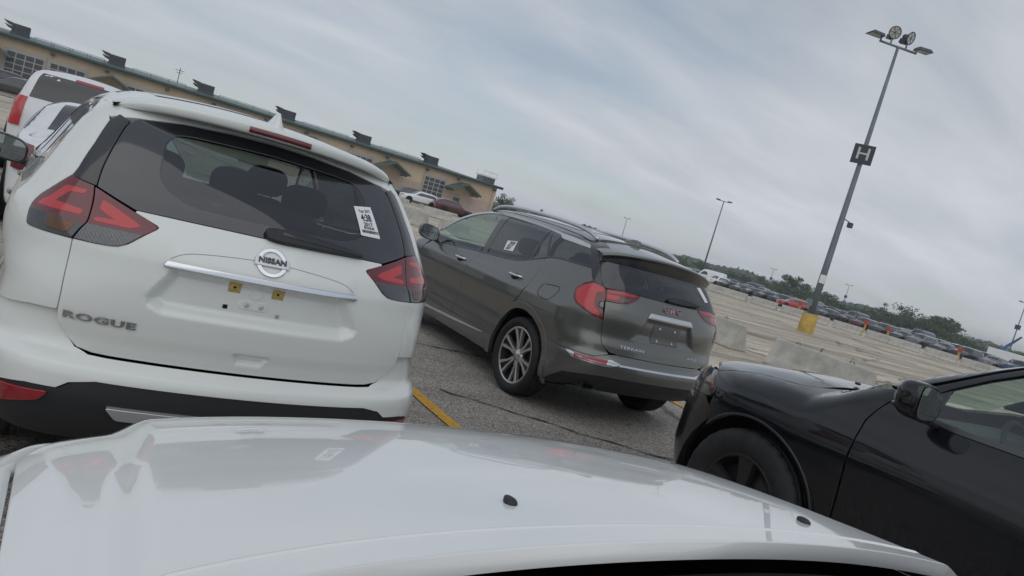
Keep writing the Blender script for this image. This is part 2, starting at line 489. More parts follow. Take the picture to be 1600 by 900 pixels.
# ---------------------------------------------------------------- shared car parts
def sellipse(cx, cy, cz, rx, ry, rz, p=2.6, nu=20, nv=12, lean=0.0):
    """rounded-block (superellipsoid) V, F, leaning in y with height"""
    V = []; Fc = []
    def s(a, e): return math.copysign(abs(a)**e, a)
    for i in range(nv + 1):
        v = -math.pi/2 + math.pi*i/nv
        for j in range(nu):
            u = 2*math.pi*j/nu; e = 2/p
            x = rx*s(math.cos(v), e)*s(math.cos(u), e); y = ry*s(math.cos(v), e)*s(math.sin(u), e); z = rz*s(math.sin(v), e)
            V.append((cx + x, cy + y + lean*z, cz + z))
    for i in range(nv):
        for j in range(nu):
            Fc.append((i*nu+j, i*nu+(j+1) % nu, (i+1)*nu+(j+1) % nu, (i+1)*nu+j))
    return V, Fc
def seat(parent, x, y, zc=.62, w=.25):
    s = mesh_obj('seat', *join(sellipse(x, y, zc + .28, w, .085, .36, 3.2, lean=-.25), sellipse(x, y + .27, zc - .10, w, .27, .10, 3.2)), SEATM, parent, fix=True)
    mesh_obj('headrest', *join(sellipse(x, y - .13, zc + .74, .13, .055, .095, 2.8), tube([(x - .05, y - .10, zc + .55), (x - .05, y - .12, zc + .68)], .006, 6), tube([(x + .05, y - .10, zc + .55), (x + .05, y - .12, zc + .68)], .006, 6)), SEATM, s, fix=True)
    return s
def rear_bench(parent, y, zc=.62, hw=.60):
    s = mesh_obj('rear_seat', *join(*[sellipse(c, y, zc + .26, hw*.49, .09, .34, 3.4, lean=-.25) for c in (-hw*.5, hw*.5)], sellipse(0, y + .27, zc - .10, hw, .27, .10, 3.4)), SEATM, parent, fix=True)
    for c in (-hw*.62, 0, hw*.62):
        mesh_obj('headrest', *sellipse(c, y - .12, zc + .68, .125, .05, .085, 2.8), SEATM, s, fix=True)
    return s
def steering_wheel(parent, x, y, z):
    V, Fc = lathe([(.185 + .014*math.cos(a), .014*math.sin(a)) for a in np.linspace(0, 2*math.pi, 9)], 40, 'y0' if 0 else 'z')
    A = np.array(V); t = math.radians(62)
    A = np.stack([A[:, 0], A[:, 1]*math.cos(t) - A[:, 2]*math.sin(t), A[:, 1]*math.sin(t) + A[:, 2]*math.cos(t)], -1)
    B, F2 = sellipse(0, 0, 0, .07, .03, .055, 3)
    C, F3 = boxes([(-.18, .18, -.012, .012, -.02, .02)])
    return mesh_obj('steering_wheel', *join((A + [x, y, z], Fc), (np.array(B) + [x, y, z], F2), (np.array(C) + [x, y, z], F3)), TRIMM, parent)

def wheel(parent, c, side, R=.36, w=.235, rr=.245, style='split6', face=None, dark=None):
    """tyre, rim barrel, spokes and hub; side = -1 left, +1 right"""
    face = face or RIM; dark = dark or RIMD
    e = empty('wheel', c, parent=parent)
    h = w/2
    tp = [(rr, -h*.80), (rr + .012, -h*.88), (rr + (R-rr)*.35, -h*1.0), (rr + (R-rr)*.72, -h*1.0), (R - .018, -h*.90), (R - .004, -h*.80)]
    for g in (-.52, -.18, .18, .52):
        tp += [(R, h*(g - .16)), (R, h*(g - .05)), (R - .008, h*(g - .04)), (R - .008, h*(g + .04)), (R, h*(g + .05)), (R, h*(g + .16))]
    tp += [(R - .004, h*.80), (R - .018, h*.90), (rr + (R-rr)*.72, h), (rr + (R-rr)*.35, h), (rr + .012, h*.88), (rr, h*.80)]
    tv, tf = lathe(tp, 180); tv = np.array(tv); m_ = len(tp)
    for i in range(180):
        if i % 6 == 0:
            for k, (q, hh) in enumerate(tp):
                if q > R - .006 and abs(hh) > h*.40: tv[i*m_ + k, 1:] *= (q - .008)/q
    ty = mesh_obj('tyre', tv, tf, RUB, e)
    ol = h*.80*side
    # barrel: lip, inner drop, brake disc behind
    bp = [(rr + .004, ol), (rr - .006, ol + .006*side), (rr - .016, ol - .004*side), (rr - .02, ol - .03*side), (rr - .035, ol - .09*side), (rr - .04, -ol), (rr, -ol)]
    rim = mesh_obj('rim', *lathe(bp[:3], 64), face if style != 'black' else dark, e)
    mesh_obj('rim_barrel', *lathe(bp[2:], 48), dark, e)
    mesh_obj('brake_disc', *join(lathe([(.03, ol*.15), (rr*.78, ol*.15), (rr*.78, ol*.15 - .02*side)], 40), boxes([(min(ol*.1, ol*.1 + .05*side), max(ol*.1, ol*.1 + .05*side), -.05, .05, -rr*.80, -rr*.50)])), mat('cast_iron', (.035, .034, .033), .6, .3), e)
    mesh_obj('backing_plate', *lathe([(.02, ol*.05), (rr - .03, ol*.05)], 32), DARK, e)
    parts = []; partd = []
    def arm(a0, a1, r0, r1, w0, w1, x0, x1, dst):
        # prism from angle a0 at r0 to a1 at r1
        p0 = np.array([math.cos(a0)*r0, math.sin(a0)*r0]); p1 = np.array([math.cos(a1)*r1, math.sin(a1)*r1])
        t = p1 - p0; t /= np.linalg.norm(t); nrm = np.array([-t[1], t[0]])
        V = []
        for k, (p, ww, xx) in enumerate(((p0, w0, x0), (p1, w1, x1))):
            for s_ in (-1, 1):
                q = p + nrm*ww*s_*.5; V.append((xx, q[0], q[1]))
                q = p + nrm*ww*s_*.72; V.append((xx - .035*side, q[0], q[1]))
        f = [(0, 4, 6, 2), (1, 3, 7, 5), (0, 1, 5, 4), (2, 6, 7, 3), (0, 2, 3, 1), (4, 5, 7, 6)]
        dst.append((V, f))
    xo = ol - .004*side; xi = ol - .022*side
    n = 6 if style == 'split6' else 5
    for i in range(n):
        a = 2*math.pi*i/n + .3
        if style == 'split6':
            d = .115
            for s_ in (-1, 1):
                arm(a + s_*.16, a + s_*d*1.25, .045, rr*.55, .028, .020, xi, xi + .004*side, parts)
                arm(a + s_*d*1.25, a + s_*d*1.75, rr*.53, rr - .010, .020, .032, xi + .004*side, xo, parts)
                arm(a + s_*.05, a + s_*.09, .04, rr - .014, .03, .035, xi - .016*side, xo - .016*side, partd)
        else:
            for s_ in (-1, 1):
                arm(a + s_*.10, a + s_*.12, .045, rr - .012, .036, .05, xi, xo, parts)
    V, Fc = join(*parts)
    sp = mesh_obj('spokes', V, Fc, face if style != 'black' else dark, e, smooth=False)
    if style != 'black': bevel(sp, .003, 1)
    if partd: mesh_obj('spoke_pocket', *join(*partd), dark, e, smooth=False)
    mesh_obj('hub_cap', *lathe([(.001, xi + .010*side), (.028, xi + .009*side), (.034, xi + .004*side), (.062, xi - .002*side), (.066, xi - .04*side)], 32), dark if style == 'black' else face, e)
    return e
def mirror_unit(parent, name, c, side, mbody, mglass, w=.125, h=.085, d=.08, indicator=False, foot=.12):
    """door mirror: cap, glass on the rear face, foot to the door"""
    e = empty(name, c, parent=parent)
    cap = sellipse(0, 0, 0, w, d, h, 3.0, 28, 16)
    V = np.array(cap[0]); k = V[:, 1] < -.35*d
    V[k, 1] = -.35*d; V[:, 2] += V[:, 0]*.12*side; V[:, 1] -= np.abs(V[:, 0])**2*1.2
    mesh_obj('mirror_cap', V, cap[1], mbody, e)
    ring = [(math.copysign(abs(math.cos(a))**.62, math.cos(a))*w*.88, math.copysign(abs(math.sin(a))**.62, math.sin(a))*h*.84) for a in np.linspace(0, 2*math.pi, 37)[:-1]]
    P = [(x, -.35*d - .004 - 1.2*x*x, z + x*.12*side) for x, z in ring] + [(0, -.35*d - .004, 0)]
    mesh_obj('mirror_glass', P, [(i, (i+1) % 36, 36) for i in range(36)], mglass, e, smooth=True)
    ft = [[(-side*(w*.3 + t*foot), -.01 + .02*math.cos(q), -h*.7 - .03*t + .018*math.sin(q)) for q in np.linspace(0, 2*math.pi, 9)[:-1]] for t in (0, .4, .8, 1.2)]
    mesh_obj('mirror_foot', *loft(ft, True, True), PLAS, e, fix=True)
    if indicator:
        V, Fc = sellipse(0, 0, 0, w*.5, .014, .013, 3)
        mesh_obj('indicator', np.array(V) + [side*.02, d*.84, -h*.45], Fc, CLEARL, e)
    return e
MIRG = mat('mirror_glass', (.32, .36, .37), .03, 1.0)
# ---------------------------------------------------------------- ground
def ground_mat(name, base, tint, streak_rot, crack=True, scale=1.0):
    m = bpy.data.materials.new(name); m.use_nodes = True; t = m.node_tree; b = t.nodes['Principled BSDF']
    b.inputs['Roughness'].default_value = .85; b.inputs['Specular IOR Level'].default_value = .35
    nd = t.nodes.new; ln = t.links.new
    tc_ = nd('ShaderNodeTexCoord')
    def noise(sc, det=4, rough=.6, vec=None, dist=0):
        n = nd('ShaderNodeTexNoise'); n.inputs['Scale'].default_value = sc; n.inputs['Detail'].default_value = det; n.inputs['Roughness'].default_value = rough; n.inputs['Distortion'].default_value = dist
        ln(vec or tc_.outputs['Object'], n.inputs['Vector']); return n.outputs['Fac']
    def ramp(f, p0, c0, p1, c1):
        r = nd('ShaderNodeValToRGB'); r.color_ramp.elements[0].position = p0; r.color_ramp.elements[1].position = p1
        r.color_ramp.elements[0].color = (*c0, 1); r.color_ramp.elements[1].color = (*c1, 1); ln(f, r.inputs[0]); return r.outputs[0]
    def mul(a, b_, fac=1.0):
        x = nd('ShaderNodeMix'); x.data_type = 'RGBA'; x.blend_type = 'MULTIPLY'; x.inputs['Factor'].default_value = fac
        ln(a, x.inputs['A']); ln(b_, x.inputs['B']); return x.outputs['Result']
    g3 = lambda v: (v, v, v)
    stone = nd('ShaderNodeTexVoronoi'); stone.inputs['Scale'].default_value = 95*scale; ln(tc_.outputs['Object'], stone.inputs['Vector'])
    sc = nd('ShaderNodeSeparateColor'); ln(stone.outputs['Color'], sc.inputs[0])
    col = ramp(sc.outputs[0], 0.0, tuple(c*.55 for c in base), 1.0, tuple(c*1.6 for c in tint))
    col = mul(col, ramp(noise(.35, 5, .6), .3, g3(.80), .7, g3(1.12)))
    mp = nd('ShaderNodeMapping'); mp.inputs['Rotation'].default_value = (0, 0, math.radians(streak_rot)); mp.inputs['Scale'].default_value = (.035, 1.1, 1)
    ln(tc_.outputs['Object'], mp.inputs[0])
    col = mul(col, ramp(noise(1.0, 6, .65, mp.outputs[0], .3), .40, g3(.62), .52, g3(1.03)), .60)
    mp2 = nd('ShaderNodeMapping'); mp2.inputs['Rotation'].default_value = (0, 0, math.radians(streak_rot + 14)); mp2.inputs['Scale'].default_value = (.02, .42, 1)
    ln(tc_.outputs['Object'], mp2.inputs[0])
    col = mul(col, ramp(noise(1.0, 4, .6, mp2.outputs[0], .5), .36, g3(.66), .5, g3(1.04)), .6)
    if crack:
        wv = nd('ShaderNodeVectorMath'); wv.operation = 'ADD'
        wn = nd('ShaderNodeTexNoise'); wn.inputs['Scale'].default_value = .8; wn.inputs['Detail'].default_value = 5; ln(tc_.outputs['Object'], wn.inputs['Vector'])
        ln(tc_.outputs['Object'], wv.inputs[0]); ln(wn.outputs['Color'], wv.inputs[1])
        v = nd('ShaderNodeTexVoronoi'); v.feature = 'DISTANCE_TO_EDGE'; v.inputs['Scale'].default_value = .16; ln(wv.outputs[0], v.inputs['Vector'])
        col = mul(col, ramp(v.outputs['Distance'], .004, g3(.42), .010, g3(1.0)))
    col = mul(col, ramp(noise(.12, 6, .7, None, .8), .38, g3(.74), .56, g3(1.05)))
    # oil drips
    col = mul(col, ramp(noise(.9, 3, .5), .22, g3(.5), .32, g3(1.0)))
    ln(col, b.inputs['Base Color'])
    bp = nd('ShaderNodeBump'); bp.inputs['Strength'].default_value = .55; bp.inputs['Distance'].default_value = .004
    ln(stone.outputs['Distance'], bp.inputs['Height']); ln(bp.outputs[0], b.inputs['Normal'])
    MATS[name] = m
    return m
g_ = mesh_obj('ground', [(-700, -300, 0), (1100, -300, 0), (1100, 1000, 0), (-700, 1000, 0)], [(0, 1, 2, 3)], ground_mat('worn_asphalt', (.27, .248, .218), (.38, .35, .31), 90), smooth=False)
tag(g_, kind='structure')
# paler, sun-bleached part of the lot across the aisle
nx = 60; pts = []
rl = random.Random(5)
pts = [(8.6 + .25*math.sin(i*.9) + rl.uniform(-.1, .1), -60 + 170*i/nx) for i in range(nx + 1)]
Vp = [(x, y, .004) for x, y in pts] + [(240, 110, .004), (240, -60, .004)]
pale = mesh_obj('bleached_lot', Vp, [tuple(range(len(Vp)))], ground_mat('bleached_concrete', (.46, .40, .315), (.575, .505, .405), 62, True, .8), smooth=False)
tag(pale, kind='structure')
Vp = [(-120, 15.5, .004), (8.0, 15.5, .004), (8.3, 110, .004), (-120, 110, .004)]
pale2 = mesh_obj('bleached_apron', Vp, [(0, 1, 2, 3)], MATS['bleached_concrete'], smooth=False)
tag(pale2, kind='structure')
# painted stall lines
YP = bpy.data.materials.new('worn_yellow_paint'); YP.use_nodes = True
_t = YP.node_tree; _b = _t.nodes['Principled BSDF']; _b.inputs['Roughness'].default_value = .7
_tc = _t.nodes.new('ShaderNodeTexCoord'); _n = _t.nodes.new('ShaderNodeTexNoise'); _n.inputs['Scale'].default_value = 26; _n.inputs['Detail'].default_value = 8; _n.inputs['Roughness'].default_value = .75
_r = _t.nodes.new('ShaderNodeValToRGB'); _r.color_ramp.elements[0].position = .36; _r.color_ramp.elements[0].color = (.12, .105, .08, 1); _r.color_ramp.elements[1].position = .47; _r.color_ramp.elements[1].color = (.62, .33, .03, 1)
_t.links.new(_tc.outputs['Object'], _n.inputs['Vector']); _t.links.new(_n.outputs['Fac'], _r.inputs[0]); _t.links.new(_r.outputs[0], _b.inputs['Base Color'])
TAR = mat('tar_seal', (.062, .058, .055), .85)
for i, (x, y0, y1) in enumerate(((-1.03, -3, 9.4), (2.70, -3, 9.4), (6.45, -3, 9.4), (10.12, 2.0, 9.2), (13.9, 2, 9.2))):
    r_ = random.Random(i); L_, R_ = [], []
    for k in range(41):
        y = y0 + (y1 - y0)*k/40; L_.append((x - .055 + r_.uniform(-.006, .006), y, .009)); R_.append((x + .055 + r_.uniform(-.006, .006), y, .009))
    o = mesh_obj('stall_line', L_ + R_, [(k, 41 + k, 42 + k, k + 1) for k in range(40)], YP, smooth=False)
    tag(o, kind='structure')
# sealed cracks and tyre scuffs
def band(name, pts, w, z, m, seed):
    P = catmull(np.array(pts, float), False, (), 16); r_ = random.Random(seed)
    Q = buffer_path(P + np.array([[r_.uniform(-.02, .02), r_.uniform(-.02, .02)] for _ in P]), w*np.array([r_.uniform(.35, 1.3) for _ in P]))
    n = len(P); V = [(a, b_, z) for a, b_ in Q]
    o = mesh_obj(name, V, [(k, k+1, 2*n-2-k, 2*n-1-k) for k in range(n-1)], m, smooth=False)
    return tag(o, kind='structure')
band('sealed_crack', [(2.2, 7.6), (3.2, 6.9), (4.4, 6.6), (6.2, 6.3), (8.0, 6.5)], .035, .0085, TAR, 1)
band('sealed_crack', [(3.0, 5.2), (4.6, 4.0), (5.6, 3.55), (7.4, 3.3)], .03, .0085, TAR, 2)
band('sealed_crack', [(9.0, 6.8), (12.0, 8.9), (17.0, 11.5), (26.0, 17.0)], .07, .0085, TAR, 3)
band('sealed_crack', [(11.0, 13.0), (16.0, 12.2), (24.0, 12.6), (38.0, 13.0)], .09, .0085, TAR, 4)
band('sealed_crack', [(16.0, 24.0), (24.0, 20.5), (34.0, 17.5), (52.0, 13.5)], .12, .0085, TAR, 5)
band('sealed_crack', [(18.0, 34.0), (30.0, 31.0), (44.0, 24.0), (60.0, 20.0)], .14, .0085, TAR, 6)
# ---------------------------------------------------------------- white crossover ahead: its surface
RG_R = pchip([.20, .32, .42, .50, .56, .60, .64, .68, .745, .90, 1.02, 1.10, 1.16, 1.23, 1.3, 1.4, 1.5, 1.6, 1.75],
             [.30, .08, .02, .00, .005, .03, .104, .100, .085, .075, .085, .11, .15, .20, .26, .365, .48, .60, .80])
RG_B = pchip([.20, .32, .42, .50, .56, .60, .625, .645, .67, .72, .8],
             [.30, .08, .02, .00, .004, .016, .055, .098, .108, .115, .12])
RG_W = pchip([.2, .35, .5, .58, .66, .74, .82, .9, 1.02, 1.1, 1.16, 1.25, 1.4, 1.52, 1.62, 1.70],
             [.82, .875, .90, .915, .915, .895, .885, .90, .92, .91, .875, .83, .76, .695, .61, .48])
RG_T = pchip([0, .3, .6, .9, 1.4, 2.0, 2.5, 2.9, 3.3, 3.62, 3.8, 4.2, 4.5, 4.7],
             [1.60, 1.63, 1.652, 1.668, 1.685, 1.69, 1.67, 1.60, 1.38, 1.16, 1.10, 1.03, .93, .80])
def rogue_any(P, R):
    x, y, z = np.abs(P[..., 0]), P[..., 1], P[..., 2]
    lo = 1 - sst(.78, 1.0, z)
    r = R(z) + (.16 + .04*(1 - lo))*x*x + (.06 + .03*(1 - lo))*(x/.8)**6
    w = RG_W(z) - .055*np.clip((.9 - y)/.9, 0, 2)**2 - .10*np.clip((y - 3.6)/1.0, 0, 2)**2
    F = smax(x - w, (r - y)*.94, .15)
    F = smax(F, (z - RG_T(y) + .06*(x/.6)**2)*.95, .10)
    F = smax(F, y - 4.66 + .25*x*x, .25)
    return smax(F, .22 - z, .05)
def rogue_F(P): return rogue_any(P, RG_R)
def rogue_bump(P): return rogue_any(P, RG_B)
RG_REC = [(-.352, 1.035), (.352, 1.035), (.375, .98), (.425, .895), (.415, .86), (.36, .835), (-.36, .835), (-.415, .86), (-.425, .895), (-.375, .98)]
def rogue_gate(P):
    x, z = P[..., 0], P[..., 2]
    d = sdpoly(x, z, RG_REC)
    rec = .042*(1 - sst(-.05, .004, d))
    visor = .010*(1 - sst(0.0, .05, np.abs(x) - .33))*sst(1.0, 1.035, z)*(1 - sst(1.05, 1.13, z))
    hd = sdpoly(x, z, [(-.075, .724), (.085, .724), (.055, .678), (-.045, .678)])
    grip = .022*(1 - sst(-.014, .002, hd))
    return rogue_any(P, RG_R) + rec - visor + grip
def build_white_crossover():
    root = empty('white_crossover', (.80, 2.84, 0), 0, 'white crossover seen from behind, black skirt, paper tag in its rear window', 'car')
    PW = proj_wrap(1.4); F = rogue_F
    def side_w(pts, s=1):        # (y,z) on the side -> wrap coordinates
        P = proj_side(1)(F, np.asarray(pts, float)); return to_wrap(P, 1.4)
    gx = .004
    # tailgate skin
    half = [(0, .640), (.45, .640), (.50, .642), (.545, .654), (.578, .690), (.604, .735), (.611, .777), (.612, .835), (.622, .95), (.628, 1.037),
            (.556, 1.040), (.496, 1.048), (.468, 1.065), (.43, 1.108), (.402, 1.137), (.396, 1.147), (.405, 1.155), (.485, 1.182), (.484, 1.186), (.38, 1.188), (.2, 1.190), (0, 1.190)]
    gate = panel('tailgate', rogue_gate, resample(mirror_half(half), .03), PW, WHITE, root, sp=.012)
    # lamps
    lg = catmull([(.640, 1.231), (.503, 1.185), (.415, 1.153), (.405, 1.146), (.41, 1.137), (.437, 1.110), (.473, 1.070), (.500, 1.053), (.556, 1.046), (.626, 1.044), (.615, 1.081), (.605, 1.110), (.612, 1.151), (.624, 1.195)], True, (0, 1, 9))
    lb = catmull([(.650, 1.235), (.70, 1.241), (.742, 1.250), (.790, 1.182), (.815, 1.150), (.825, 1.112), (.812, 1.049), (.800, 1.041), (.745, 1.040), (.636, 1.043), (.624, 1.081), (.613, 1.110), (.620, 1.151), (.633, 1.195)], True, (0, 2, 9))
    for s in (-1, 1):
        fl = (lambda p: np.asarray(p, float)) if s > 0 else flip
        cut = lambda poly, keep: np.array([p for p in poly if keep(p)])
        sp_z = lambda u: 1.114 + (u - .44)*(-.02)
        up = rpoly([tuple(p) for p in lg if p[1] > sp_z(p[0]) + .003] )
        l1 = panel('tail_lamp', F, fl(lg), PW, REDD, root, sp=.014, off=.003, depth=.03)
        low = [p for p in lg if p[1] < sp_z(p[0]) - .004]
        if s > 0 or s < 0:
            i0 = int(np.argmin([p[0] for p in low]))
        lowp = np.array(sorted([p for p in low], key=lambda p: math.atan2(p[1] - 1.08, p[0] - .54)))
        panel('clear_lens', F, fl(lowp), PW, CLEARL, l1, sp=.014, off=.0045, depth=.006)
        g = [(.596, 1.196), (.56, 1.184), (.475, 1.150), (.452, 1.138), (.482, 1.124), (.590, 1.120), (.592, 1.133), (.530, 1.139), (.560, 1.150), (.592, 1.164)]
        panel('light_guide', F, fl(rpoly([(a, b, .006) for a, b in g])), PW, REDL, l1, sp=.012, off=.0045, depth=.004)
        l2 = panel('tail_lamp', F, fl(lb), PW, REDD, root, sp=.014, off=.003, depth=.03)
        low = np.array(sorted([p for p in lb if p[1] < 1.103], key=lambda p: math.atan2(p[1] - 1.07, p[0] - .72)))
        panel('clear_lens', F, fl(low), PW, FRIT, l2, sp=.014, off=.0045, depth=.006)
        panel('indicator_lens', F, fl(rpoly([(.640, 1.096, .01), (.730, 1.096, .01), (.735, 1.055, .012), (.655, 1.055, .012)])), PW, AMBERL, l2, sp=.012, off=.006, depth=.004)
        g = [(.640, 1.128), (.800, 1.122), (.790, 1.140), (.770, 1.158), (.735, 1.212), (.66, 1.215), (.664, 1.200), (.715, 1.196), (.745, 1.150), (.640, 1.146)]
        panel('light_guide', F, fl(rpoly([(a, b, .006) for a, b in g])), PW, REDL, l2, sp=.012, off=.0045, depth=.004)
    # rear glass with black ceramic border, pillar blades
    gl_half = [(0, 1.196), (.2, 1.196), (.38, 1.194), (.49, 1.191), (.638, 1.238), (.656, 1.296), (.680, 1.385), (.704, 1.478), (.69, 1.515), (.5, 1.545), (.25, 1.56), (0, 1.565)]
    glo = resample(mirror_half(gl_half), .03)
    gi_half = [(0, 1.245), (.25, 1.245), (.33, 1.25), (.42, 1.285), (.47, 1.33), (.50, 1.40), (.52, 1.46), (.50, 1.495), (.35, 1.510), (0, 1.52)]
    gli = resample(catmull(mirror_half(gi_half), True, (), 4), .03)
    panel('rear_window', F, gli, PW, glass('rear_window_glass', (.27, .305, .305)), root, sp=.03, depth=.004, off=-.002)
    panel('window_border', F, glo, PW, FRIT, root, sp=.025, holes=[gli], depth=.012)
    for s in (-1, 1):
        fl = (lambda p: np.asarray(p, float)) if s > 0 else flip
        tr = [(.644, 1.240), (.70, 1.246), (.738, 1.254), (.738, 1.285), (.757, 1.386), (.787, 1.48), (.775, 1.515), (.712, 1.50), (.711, 1.478), (.686, 1.385), (.662, 1.296)]
        panel('pillar_blade', F, fl(tr), PW, GLOSSB, root, sp=.02, off=.004, depth=.02)
    # quarter panels
    ac, ar = (.95, .36), .405
    arc = [(ac[0] + ar*math.cos(a), ac[1] + ar*math.sin(a)) for a in np.radians(np.linspace(48, 150, 22))]
    roofl = [(.68, 1.533), (.9, 1.552), (1.2, 1.560), (1.30, 1.561)]
    dlo_top = [(1.30, 1.546), (1.0, 1.540), (.78, 1.522)]
    dlo_low = [(.715, 1.498), (.78, 1.43), (.9, 1.355), (1.1, 1.275), (1.30, 1.225), (1.36, 1.216)]
    q = ([(.618, .783), (.619, .835), (.629, .95), (.636, 1.036), (.745, 1.034), (.802, 1.035), (.819, 1.046), (.832, 1.112), (.822, 1.153), (.796, 1.186), (.746, 1.255), (.744, 1.285), (.763, 1.386), (.793, 1.48)]
         + list(map(tuple, side_w(roofl + dlo_top + dlo_low + [(1.37, 1.0), (1.33, .80), (1.25, .70)] + arc + [(.60, .70), (.50, .742)]))) + [(.80, .757), (.70, .777)])
    for s in (-1, 1):
        fl = (lambda p: np.asarray(p, float)) if s > 0 else flip
        panel('quarter_panel', F, fl(q), PW, WHITE, root, sp=.022)
        pc = list(map(tuple, side_w([(1.0, 1.556), (.72, 1.524), (.675, 1.508)]))) + [(.805, 1.500), (.775, 1.520), (.79, 1.590)]
        panel('pillar_cap', F, fl(pc), PW, WHITE, root, sp=.02, off=-.002, depth=.01)
    # bumper, skirt, reflectors, skid trim
    bh = ([(0, .566), (.169, .566), (.445, .566), (.515, .548), (.545, .521), (.63, .518), (.72, .498)] + list(map(tuple, side_w([(.40, .47), (.545, .455)]))) + list(map(tuple, side_w([(ac[0] + ar*math.cos(a), ac[1] + ar*math.sin(a)) for a in np.radians((168, 160, 152))])))
          + list(map(tuple, side_w([(.595, .694), (.50, .736)]))) + [(.80, .751), (.70, .771), (.619, .777), (.612, .735), (.585, .686), (.552, .650), (.503, .636), (.45, .6345), (0, .6345)])
    bp = panel('rear_bumper', rogue_bump, resample(mirror_half(bh), .03), PW, WHITE, root, sp=.014, depth=.03)
    kh = ([(0, .30), (.6, .30), (.75, .32)] + list(map(tuple, side_w([(.40, .36), (.53, .38), (.542, .45), (.40, .464)]))) + [(.72, .493), (.63, .512), (.540, .515), (.51, .541), (.445, .560), (.169, .560), (0, .560)])
    sk = panel('rear_skirt', rogue_bump, resample(mirror_half(kh), .04), PW, PLAS, root, sp=.025, off=-.006, depth=.03)
    for s in (-1, 1):
        fl = (lambda p: np.asarray(p, float)) if s > 0 else flip
        panel('reflector', rogue_bump, fl(rpoly([(.562, .497, .01), (.72, .483, .01), (.80, .462, .01), (.79, .415, .015), (.74, .405, .015), (.585, .460, .015)])), PW, REDF, sk, sp=.02, off=.003, depth=.01)
    panel('skid_trim', rogue_bump, rpoly([(-.40, .472, .006), (.40, .472, .006), (.37, .428, .01), (-.37, .428, .01)]), PW, SATIN, sk, sp=.02, off=.012, depth=.02)
    # chrome strip above the plate recess and the hairline seam over it
    st = panel('chrome_strip', F, rpoly([(-.338, 1.041, .005), (.338, 1.041, .005), (.345, 1.024, .005), (-.345, 1.024, .005)]), PW, CHROME, gate, sp=.012, off=.014, depth=.05, r=.005)
    seam = catmull([(-.335, 1.050), (-.305, 1.072), (-.262, 1.086), (-.13, 1.102), (0, 1.108), (.13, 1.102), (.262, 1.086), (.305, 1.072), (.335, 1.050)], False)
    panel('handle_seam', rogue_gate, buffer_path(seam, .0018), PW, mat('seam_grey', (.16, .165, .165), .8), gate, sp=.012, off=.0008, depth=0)
    # emblem: ring, bar, lettering
    e0 = np.array([0, 1.112]); em = empty('emblem', parent=gate)
    a = np.linspace(0, 2*math.pi, 49)[:-1]
    ring = lambda r: e0 + np.stack([np.cos(a)*r, np.sin(a)*r*.94], -1)
    panel('emblem_ring', rogue_gate, ring(.055), PW, CHROME, gate, sp=.006, holes=[ring(.0435)], off=.007, depth=.012, r=.003)
    panel('emblem_bar', rogue_gate, rpoly([(-.062, 1.125, .002), (.062, 1.125, .002), (.062, 1.099, .002), (-.062, 1.099, .002)]), PW, SATIN, gate, sp=.008, off=.0105, depth=.014, r=.002)
    bpy.data.objects.remove(em)
    text_on('emblem_lettering', 'NISSAN', rogue_gate, PW, (0, 1.1115), .026, GLOSSB, gate, depth=.001, bold=.0009, sx=1.2, off=.0118)
    text_on('model_lettering', 'ROGUE', rogue_gate, PW, (-.492, .772), .036, BADGE, gate, depth=.003, bold=.0008, sx=1.62, off=.003, space=1.12, bev=.0008)
    # plate bolts: two yellow stickers, grommet, clips
    YEL = mat('yellowed_sticker', (.52, .40, .13), .6, vary=(60, .3))
    for k, x in enumerate((-.115, .058)):
        u = float(to_wrap(np.array([[x, .12, .98]]), 1.4)[0, 0])
        t = panel('bolt_sticker', rogue_gate, [(u-.022, .963), (u+.022, .963), (u+.024, 1.004), (u-.021, 1.004)], PW, YEL, gate, sp=.02, off=.0015, depth=.001, r=.0003)
        panel('bolt_hole', rogue_gate, [(u + .005*math.cos(v), .984 + .005*math.sin(v)) for v in np.linspace(0, 6.28, 13)[:-1]], PW, DARK, t, sp=.01, off=.0028, depth=0)
    panel('grommet', rogue_gate, [(-.026 + .024*math.cos(v), .972 + .024*math.sin(v)) for v in np.linspace(0, 6.28, 25)[:-1]], PW, WHITE, gate, sp=.01, off=.004, depth=.006, r=.003)
    panel('clip_plate', rogue_gate, rpoly([(-.078, .936, .014), (.026, .936, .014), (.026, .905, .014), (-.078, .905, .014)]), PW, WHITE, gate, sp=.012, off=.0035, depth=.005, r=.003)
    for u in (-.052, .002):
        panel('clip', rogue_gate, [(u + .007*math.cos(v), .921 + .007*math.sin(v)) for v in np.linspace(0, 6.28, 13)[:-1]], PW, SATIN, gate, sp=.01, off=.008, depth=.005)
    panel('square_hole', rogue_gate, rpoly([(-.134, .910, .002), (-.117, .910, .002), (-.117, .893, .002), (-.134, .893, .002)]), PW, DARK, gate, sp=.01, off=.001, depth=0)
    panel('square_clip', rogue_gate, rpoly([(.063, .900, .002), (.078, .900, .002), (.078, .884, .002), (.063, .884, .002)]), PW, SATIN, gate, sp=.01, off=.001, depth=0)
    # wiper
    wp = panel('wiper', F, catmull([(-.03, 1.235), (.02, 1.243), (.12, 1.243), (.24, 1.232), (.36, 1.216), (.375, 1.208), (.30, 1.206), (.12, 1.203), (-.02, 1.207)], True), PW, PLAS, root, sp=.015, off=.028, depth=.022, r=.006)
    panel('wiper_blade', F, [(.03, 1.236), (.36, 1.215), (.36, 1.209), (.03, 1.226)], PW, GLOSSB, wp, sp=.02, off=.031, depth=.01)
    # paper tag on the glass
    tg = panel('paper_tag', F, [(.422, 1.402), (.528, 1.414), (.511, 1.289), (.408, 1.289)][::-1], PW, PAPER, root, sp=.02, off=.002, depth=0)
    r0 = .04
    text_on('tag_print', 'Year 2017', F, PW, (.475, 1.388), .017, INK, tg, depth=.0002, bold=.0, off=.0034, rot=.10, sh=.10)
